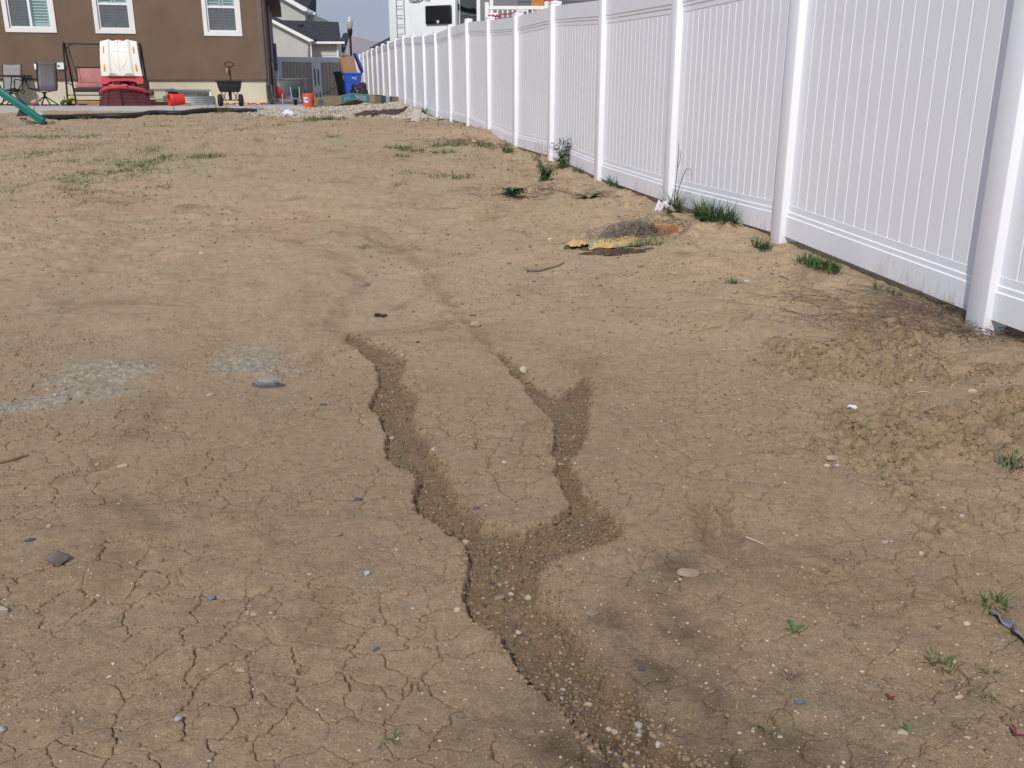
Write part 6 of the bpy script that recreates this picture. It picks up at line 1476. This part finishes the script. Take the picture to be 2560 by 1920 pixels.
stone('long tan oval stone lying flat on the right of the gully', 1722, 1447, 68, (.29, .225, .165), .34, 1.5, -.15, 3, .25)
stone('cream rounded stone at the head of the right gully', 1309, 926, 26, (.55, .50, .38), .85, 1.1, .2, 3, .12)
stone('tan stone alone in the upper middle of the yard', 1188, 803, 34, (.36, .29, .19), .55, 1.3, 0, 3, .2)
stone('thin slate piece above the tan stone', 1184, 777, 28, (.12, .12, .14), .2, 1.8, 0, chip=True); stone('black chip below the tan stone to the left', 1044, 853, 16, (.07, .07, .085), .5, 1.4, 0, chip=True)
stone('black shale chip on the crust left of the main gully', 893, 1250, 30, (.085, .085, .10), .4, 1.5, .2, chip=True); stone('blue black chip in the main gully above its bend', 1191, 1274, 20, (.08, .09, .12), .5, 1.4, 0, chip=True)
stone('blue black flake left of the lower gully', 941, 1632, 26, (.09, .10, .13), .35, 1.6, .8, chip=True); stone('blue black chip right of the lower gully', 1605, 1680, 30, (.07, .08, .105), .45, 1.4, -.6, chip=True)
stone('slate blue pebble in the lower left crust', 529, 1502, 20, (.16, .18, .22), .7, 1.1, 0); stone('pale blue pebble left of the main gully', 918, 1452, 20, (.32, .36, .36), .7, 1.1, 0)
stone('whitish quartz pebble on a crack near the bottom left', 447, 1818, 22, (.42, .44, .46), .75, 1.0, 0); stone('pinkish tan pebble where the two gullies meet', 1166, 1337, 26, (.38, .27, .20), .7, 1.3, -.4)
stone('brown flat stone set in the left gully wall', 1172, 1378, 34, (.26, .20, .145), .4, .8, .1, 3, .3); stone('brown oval stone pressed into the crust by the gully', 841, 1347, 34, (.22, .17, .13), .4, 1.5, 0, 3, .35)
stone('round brown stone sunk in the crust right of the gully', 1481, 1533, 42, (.235, .18, .135), .3, 1.2, 0, 3, .45); stone('upper pale rounded stone of the pair in the dark gully mouth', 1597, 1793, 30, (.42, .38, .33), .7, 1.15, .2, 3, .15)
stone('lower pale stone of the pair in the dark gully mouth', 1598, 1817, 20, (.44, .41, .36), .8, 1, 0, 3, .15); stone('pale wedge stone left of the pair in the gully mouth', 1538, 1798, 24, (.46, .41, .30), .6, 1.2, -.9, 3, .15)
stone('pale flat stone at the upper left of the gully mouth', 1522, 1782, 20, (.40, .38, .35), .5, 1.2, .3); stone('yellowish pebble on the gully floor', 1470, 1731, 24, (.48, .41, .25), .7, 1.2, -.5)
stone('long grey cobble under the left gully bank', 1298, 1660, 30, (.22, .21, .19), .6, 1.9, 1.3, 3, .2); stone('whitish stone under the left gully bank below the cobble', 1316, 1692, 32, (.42, .38, .34), .45, 1.7, -.2, 3, .2)
stone('long pale stone stuck in the right gully rim', 1646, 1853, 28, (.37, .34, .30), .6, 1.8, .9, 3, .2); stone('cream pebble in the gully below the narrows', 1319, 1476, 22, (.52, .46, .31), .7, 1.3, -.4)
stone('buff oval pebble in the middle gully', 1277, 1469, 18, (.50, .44, .35), .6, 1.6, -.3); stone('reddish triangular stone in the middle gully', 1248, 1440, 20, (.33, .21, .15), .5, 1.2, 1.2); stone('dark chip left of the reddish gully stone', 1232, 1439, 17, (.075, .075, .095), .5, 1.2, .3, chip=True)
stone('cream round pebble in the lower middle gully', 1296, 1551, 19, (.54, .48, .34), .75, 1.2, 0); stone('grey brown wedge on the gully floor', 1249, 1480, 32, (.25, .19, .14), .4, 1.6, .1); stone('pale yellow pebble on the crust beside the gully bend', 1144, 1540, 20, (.55, .47, .28), .8, 1.2, 0)
stone('orange brown pebble on the crust left of the gully bend', 1016, 1505, 18, (.36, .19, .11), .7, 1.2, 0); stone('pale stone in the left gully at its waist', 1083, 1125, 18, (.45, .41, .36), .6, 1.1, 0); stone('yellowish stone at the head bend of the left gully', 978, 1078, 16, (.48, .42, .30), .8, .8, 0)
stone('white pebble on the island between the gullies', 1261, 1160, 13, (.58, .55, .49), .8, 1, 0); stone('pale pebble right of the right gully', 1437, 1171, 13, (.55, .5, .43), .8, 1, 0); stone('embedded tan rock above the junction of the gullies', 1400, 1147, 34, (.33, .27, .20), .35, 1.8, 0, 3, .35)
stone('big white elongated stone in the rough soil at the right', 2435, 958, 27, (.60, .53, .42), .5, 1.9, -.4); stone('long half buried pale stone in the rough right soil', 2078, 1150, 44, (.42, .36, .26), .35, 2.2, .1, 3, .35); stone('white stone in front of the half buried pale stone', 2066, 1163, 22, (.60, .54, .42), .45, 1.8, .1); stone('blue grey pebble beside the white stone', 2094, 1160, 12, (.34, .36, .40), .8, 1, 0)
stone('white stone on the right slope below the rough soil', 2360, 1267, 14, (.56, .52, .45), .7, 1.2, .5); stone('rounded grey white stone right of the slope', 2406, 1283, 15, (.48, .46, .43), .8, 1.1, 0); stone('pale stone at the right on the cracked soil', 2302, 1380, 15, (.56, .5, .42), .7, 1.2, .5)
stone('grey pale stone at the right mid ground', 1960, 1335, 13, (.48, .45, .4), .6, 1.2, .6); stone('flat pale stone beside the grey pale stone', 1992, 1340, 14, (.47, .43, .37), .4, 1.2, -.8); stone('pale stone with lichen at right centre', 2213, 1353, 20, (.46, .41, .34), .5, 1.5, -.3)
stone('cream stone pair member by the seedling at the bottom right', 2252, 1860, 28, (.47, .41, .32), .5, 1.7, -.1); stone('cream pebbles at the far bottom right', 2415, 1860, 22, (.46, .41, .34), .5, 1.6, 0); stone('white pebble left of the red seedling', 2154, 1690, 13, (.58, .53, .44), .7, 1.2, .3); stone('slate oval at the bottom right on a crack', 1999, 1782, 31, (.12, .135, .16), .35, 2.0, 0)
stone('cream pebble right of the blue grey strip', 2419, 1555, 20, (.56, .49, .36), .6, 1.3, .2); stone('long cream pebble above the flat green grass plant', 2398, 1744, 28, (.55, .45, .29), .4, 2.4, .3); stone('cream pebble in the lower right weed group', 2384, 1655, 17, (.50, .45, .33), .6, 1.2, -.8)
stone('half buried pale stone at the left edge', 10, 1534, 30, (.42, .38, .31), .6, 1.4, 0, 3, .25); stone('milky pebble at the bottom left edge', 6, 1833, 24, (.45, .45, .46), .8, 1.1, 0); stone('pale long stone on the left slope', 308, 1172, 28, (.50, .44, .34), .4, 2, .3); stone('tan pebble on the left slope below the grey patch', 526, 989, 24, (.46, .39, .25), .5, 1.7, .6)
stone('yellow pebble high on the left slope', 244, 1161, 12, (.50, .43, .28), .8, 1, 0); stone('cream pebble above the big grey rock', 125, 1333, 15, (.54, .46, .29), .7, 1.3, 0); stone('blue grey chip left of the head of the gully', 807, 1008, 18, (.12, .13, .16), .4, 1.7, 0, chip=True)
stone('cream pebble in the middle of the lower left crust', 688, 1554, 13, (.50, .40, .24), .7, .9, 0); stone('pale triangular stone on the lower left crust', 636, 1545, 22, (.47, .41, .30), .25, 1.1, .6); stone('oval stone half sunk near the bottom left', 605, 1692, 30, (.33, .27, .21), .35, 1.8, -.1, 3, .35)
stone('white stone among the dead weeds along the far fence', 1184, 366, 14, (.66, .58, .48), .6, 1.6, 0); stone('grey rock where the gravel meets the dirt', 905, 294, 15, (.30, .28, .24), .7, 1.2, 0); stone('white stone left of the yellow bag', 1375, 590, 17, (.66, .60, .52), .8, 1.1, 0)
stone('pale stone on the soil right of the yellow bag', 1683, 674, 20, (.52, .43, .34), .45, 1.8, -.5); stone('white flat stone near the dark sprig', 1870, 688, 24, (.58, .54, .46), .4, 2.0, .3); stone('white stone high in the bare yard', 502, 636, 13, (.62, .56, .48), .5, 1.6, 0)
# flaking slate slab near the grey patch
t = thing('slate_slab', 'flaking dark slate slab below the right grey patch', 'stone', G(668, 957), -.1)
for k, (w, d, z, c) in enumerate(((.075, .030, .0, (.10, .10, .115)), (.062, .025, .011, (.16, .17, .18)), (.045, .020, .021, (.30, .27, .22)))):
    r = random.Random(k); pl = [(w*math.cos(a)*r.uniform(.75, 1.1), d*math.sin(a)*r.uniform(.7, 1.15)) for a in np.linspace(0, 6.28, 9)[:-1]]
    part('flake', MB().prism(pl, z-.006, z+.009, 'z'), M('slate_%d' % k, c, .75, .25, 25), t)

# yellow bag lying flat, half covered in soil
yb = M('yellow_bag_film', (.50, .345, .135), .6, .2, 9); gbn = M('teal_green_bag_print', (.25, .30, .21), .5, .15, 14); brn = M('brown_bag_print', (.20, .13, .05), .6)
pA, pB, pC, pD = (G(1470, 612), G(1610, 596), G(1578, 580), G(1475, 588)); cY = (pA+pB+pC+pD)/4
yt = thing('plastic_bag', 'flattened yellow plastic bag with green print half buried on the dirt', 'litter', cY, 0)
def ybf(u, v):
    a = pA.lerp(pB, u); b = pD.lerp(pC, u); p = a.lerp(b, v); n = float(fbm(np.array(u*5.), np.array(v*3.), 171, 4)); m = float(vnoise(np.array(u*13.+v*4), np.array(v*9.), 173))
    return p-cY+Vector((.012*m, .012*n, .006+.007*n+.003*m+.026*math.sin(math.pi*v)*(1-u*.4)))
yf = part('film', MB().sheet(ybf, 46, 24), yb, yt, False, solid=.003)
def yp(nm, u0, u1, v0, v1, m): part(nm, MB().sheet(lambda u, v: ybf(u0+(u1-u0)*u, v0+(v1-v0)*v)+Vector((0, -.002, .004)), 10, 6), m, yf)
yp('green_print', 0., .07, .10, .85, gbn); yp('green_print', .13, .18, .35, .75, gbn); yp('green_print', .45, .98, .0, .13, gbn); yp('green_print', .40, .85, .86, .98, gbn); yp('dark_print', .60, .78, .03, .10, M('slate_print', (.12, .19, .22), .5))
for u, v in ((.30, .45), (.36, .55), (.42, .40), (.50, .6), (.56, .4), (.62, .6), (.70, .5), (.76, .4)): yp('brown_print', u, u+.022, v-.12, v+.12, brn)
def heap(lab, px, py, sx, sy, hz, mat, seed):
    c = G(px, py); mb = MB(); n = 24
    u, v = np.meshgrid(np.linspace(-1, 1, n+1), np.linspace(-1, 1, n+1)); u, v = u.ravel(), v.ravel(); r = np.hypot(u, v)*(1+.25*fbm(u*2, v*2, seed+9, 2)); x, y = u*sx, v*sy
    z = height(c.x+x, c.y+y)-c.z-.012+hz*np.maximum(0, 1-r)**.7*(1+.7*fbm(u*4, v*4, seed, 3))
    mb.add(list(zip(x, y, z)), [(j*(n+1)+i, j*(n+1)+i+1, (j+1)*(n+1)+i+1, (j+1)*(n+1)+i) for j in range(n) for i in range(n)])
    o = part('dirt_heap', mb, mat, None); o.location = c; return tag(o, lab, 'dirt heap')
dsoil = M('dark_potting_soil', (.085, .058, .038), .95, .4, 14, bump=.012, bscale=60)
heap('dark crumbly soil spilled along the front of the yellow bag', 1525, 616, .30, .09, .04, dsoil, 5); heap('dark soil with yellow scraps spilled from the end of the yellow bag', 1448, 605, .14, .12, .035, dsoil, 6)
crumple('bag_scrap', 'small torn yellow scrap in the dark soil left of the yellow bag', 'litter', 1447, 607, .16, .12, yb, 177, .04, .4)
crumple('paper_litter', 'crumpled pale paper by the cardboard block at the fence', 'litter', 1660, 545, .14, .13, M('pale_paper', (.56, .53, .55), .7, .15, 14), 179, .10, .2)
bl = thing('cardboard_block', 'small brown cardboard block beside the twig pile', 'box', G(1663, 572), R(-2))
part('body', MB().cbox(-.083, .083, -.07, .07, -.01, .072, .003), M('tan_cardboard', (.45, .27, .12), .8, .08, 8), bl); part('front_face', MB().box(-.083, .083, -.0725, -.0705, -.01, .07), M('orange_brown_cardboard', (.36, .165, .055), .8, .08, 8), bl)
# torn blue grey plastic strip
cS = G(2525, 1563)
stp = thing('plastic_strip', 'torn blue grey plastic strip on the soil at the right edge', 'litter', cS, 0)
sp_ = [G(2478, 1535), G(2505, 1548), G(2530, 1565), G(2550, 1585), G(2580, 1612)]
def stf(u, v):
    f = u*4; i = min(int(f), 3); p = sp_[i].lerp(sp_[i+1], f-i)-cS; w = .018+.014*u
    return p+Vector(((v-.5)*w*.7+.004*math.sin(u*17), (v-.5)*w, .010+.007*math.sin(u*11+v*3)+.005*math.sin(v*6)))
part('film', MB().sheet(stf, 24, 5), M('blue_grey_film', (.17, .175, .205), .5, .25, 40), stp, True, solid=.0015)
tag(part('orange_scrap', MB().sheet(lambda u, v: (u*.022, v*.008+.003*math.sin(u*5), .006+.004*math.sin(u*6)), 6, 2), M('orange_scrap_film', (.75, .33, .03), .4), None, True, solid=.001), 'tiny bright orange scrap on the rough soil at the right', 'litter').location = G(2445, 1094)
tag(part('foil_scrap', MB().sheet(lambda u, v: (u*.035, v*.02, .006+.006*math.sin(u*6+v*5)), 6, 4), M('white_scrap', (.62, .62, .62), .5), None, False, solid=.001), 'small white scrap on the soil above the weed at right', 'litter').location = G(2120, 1015)
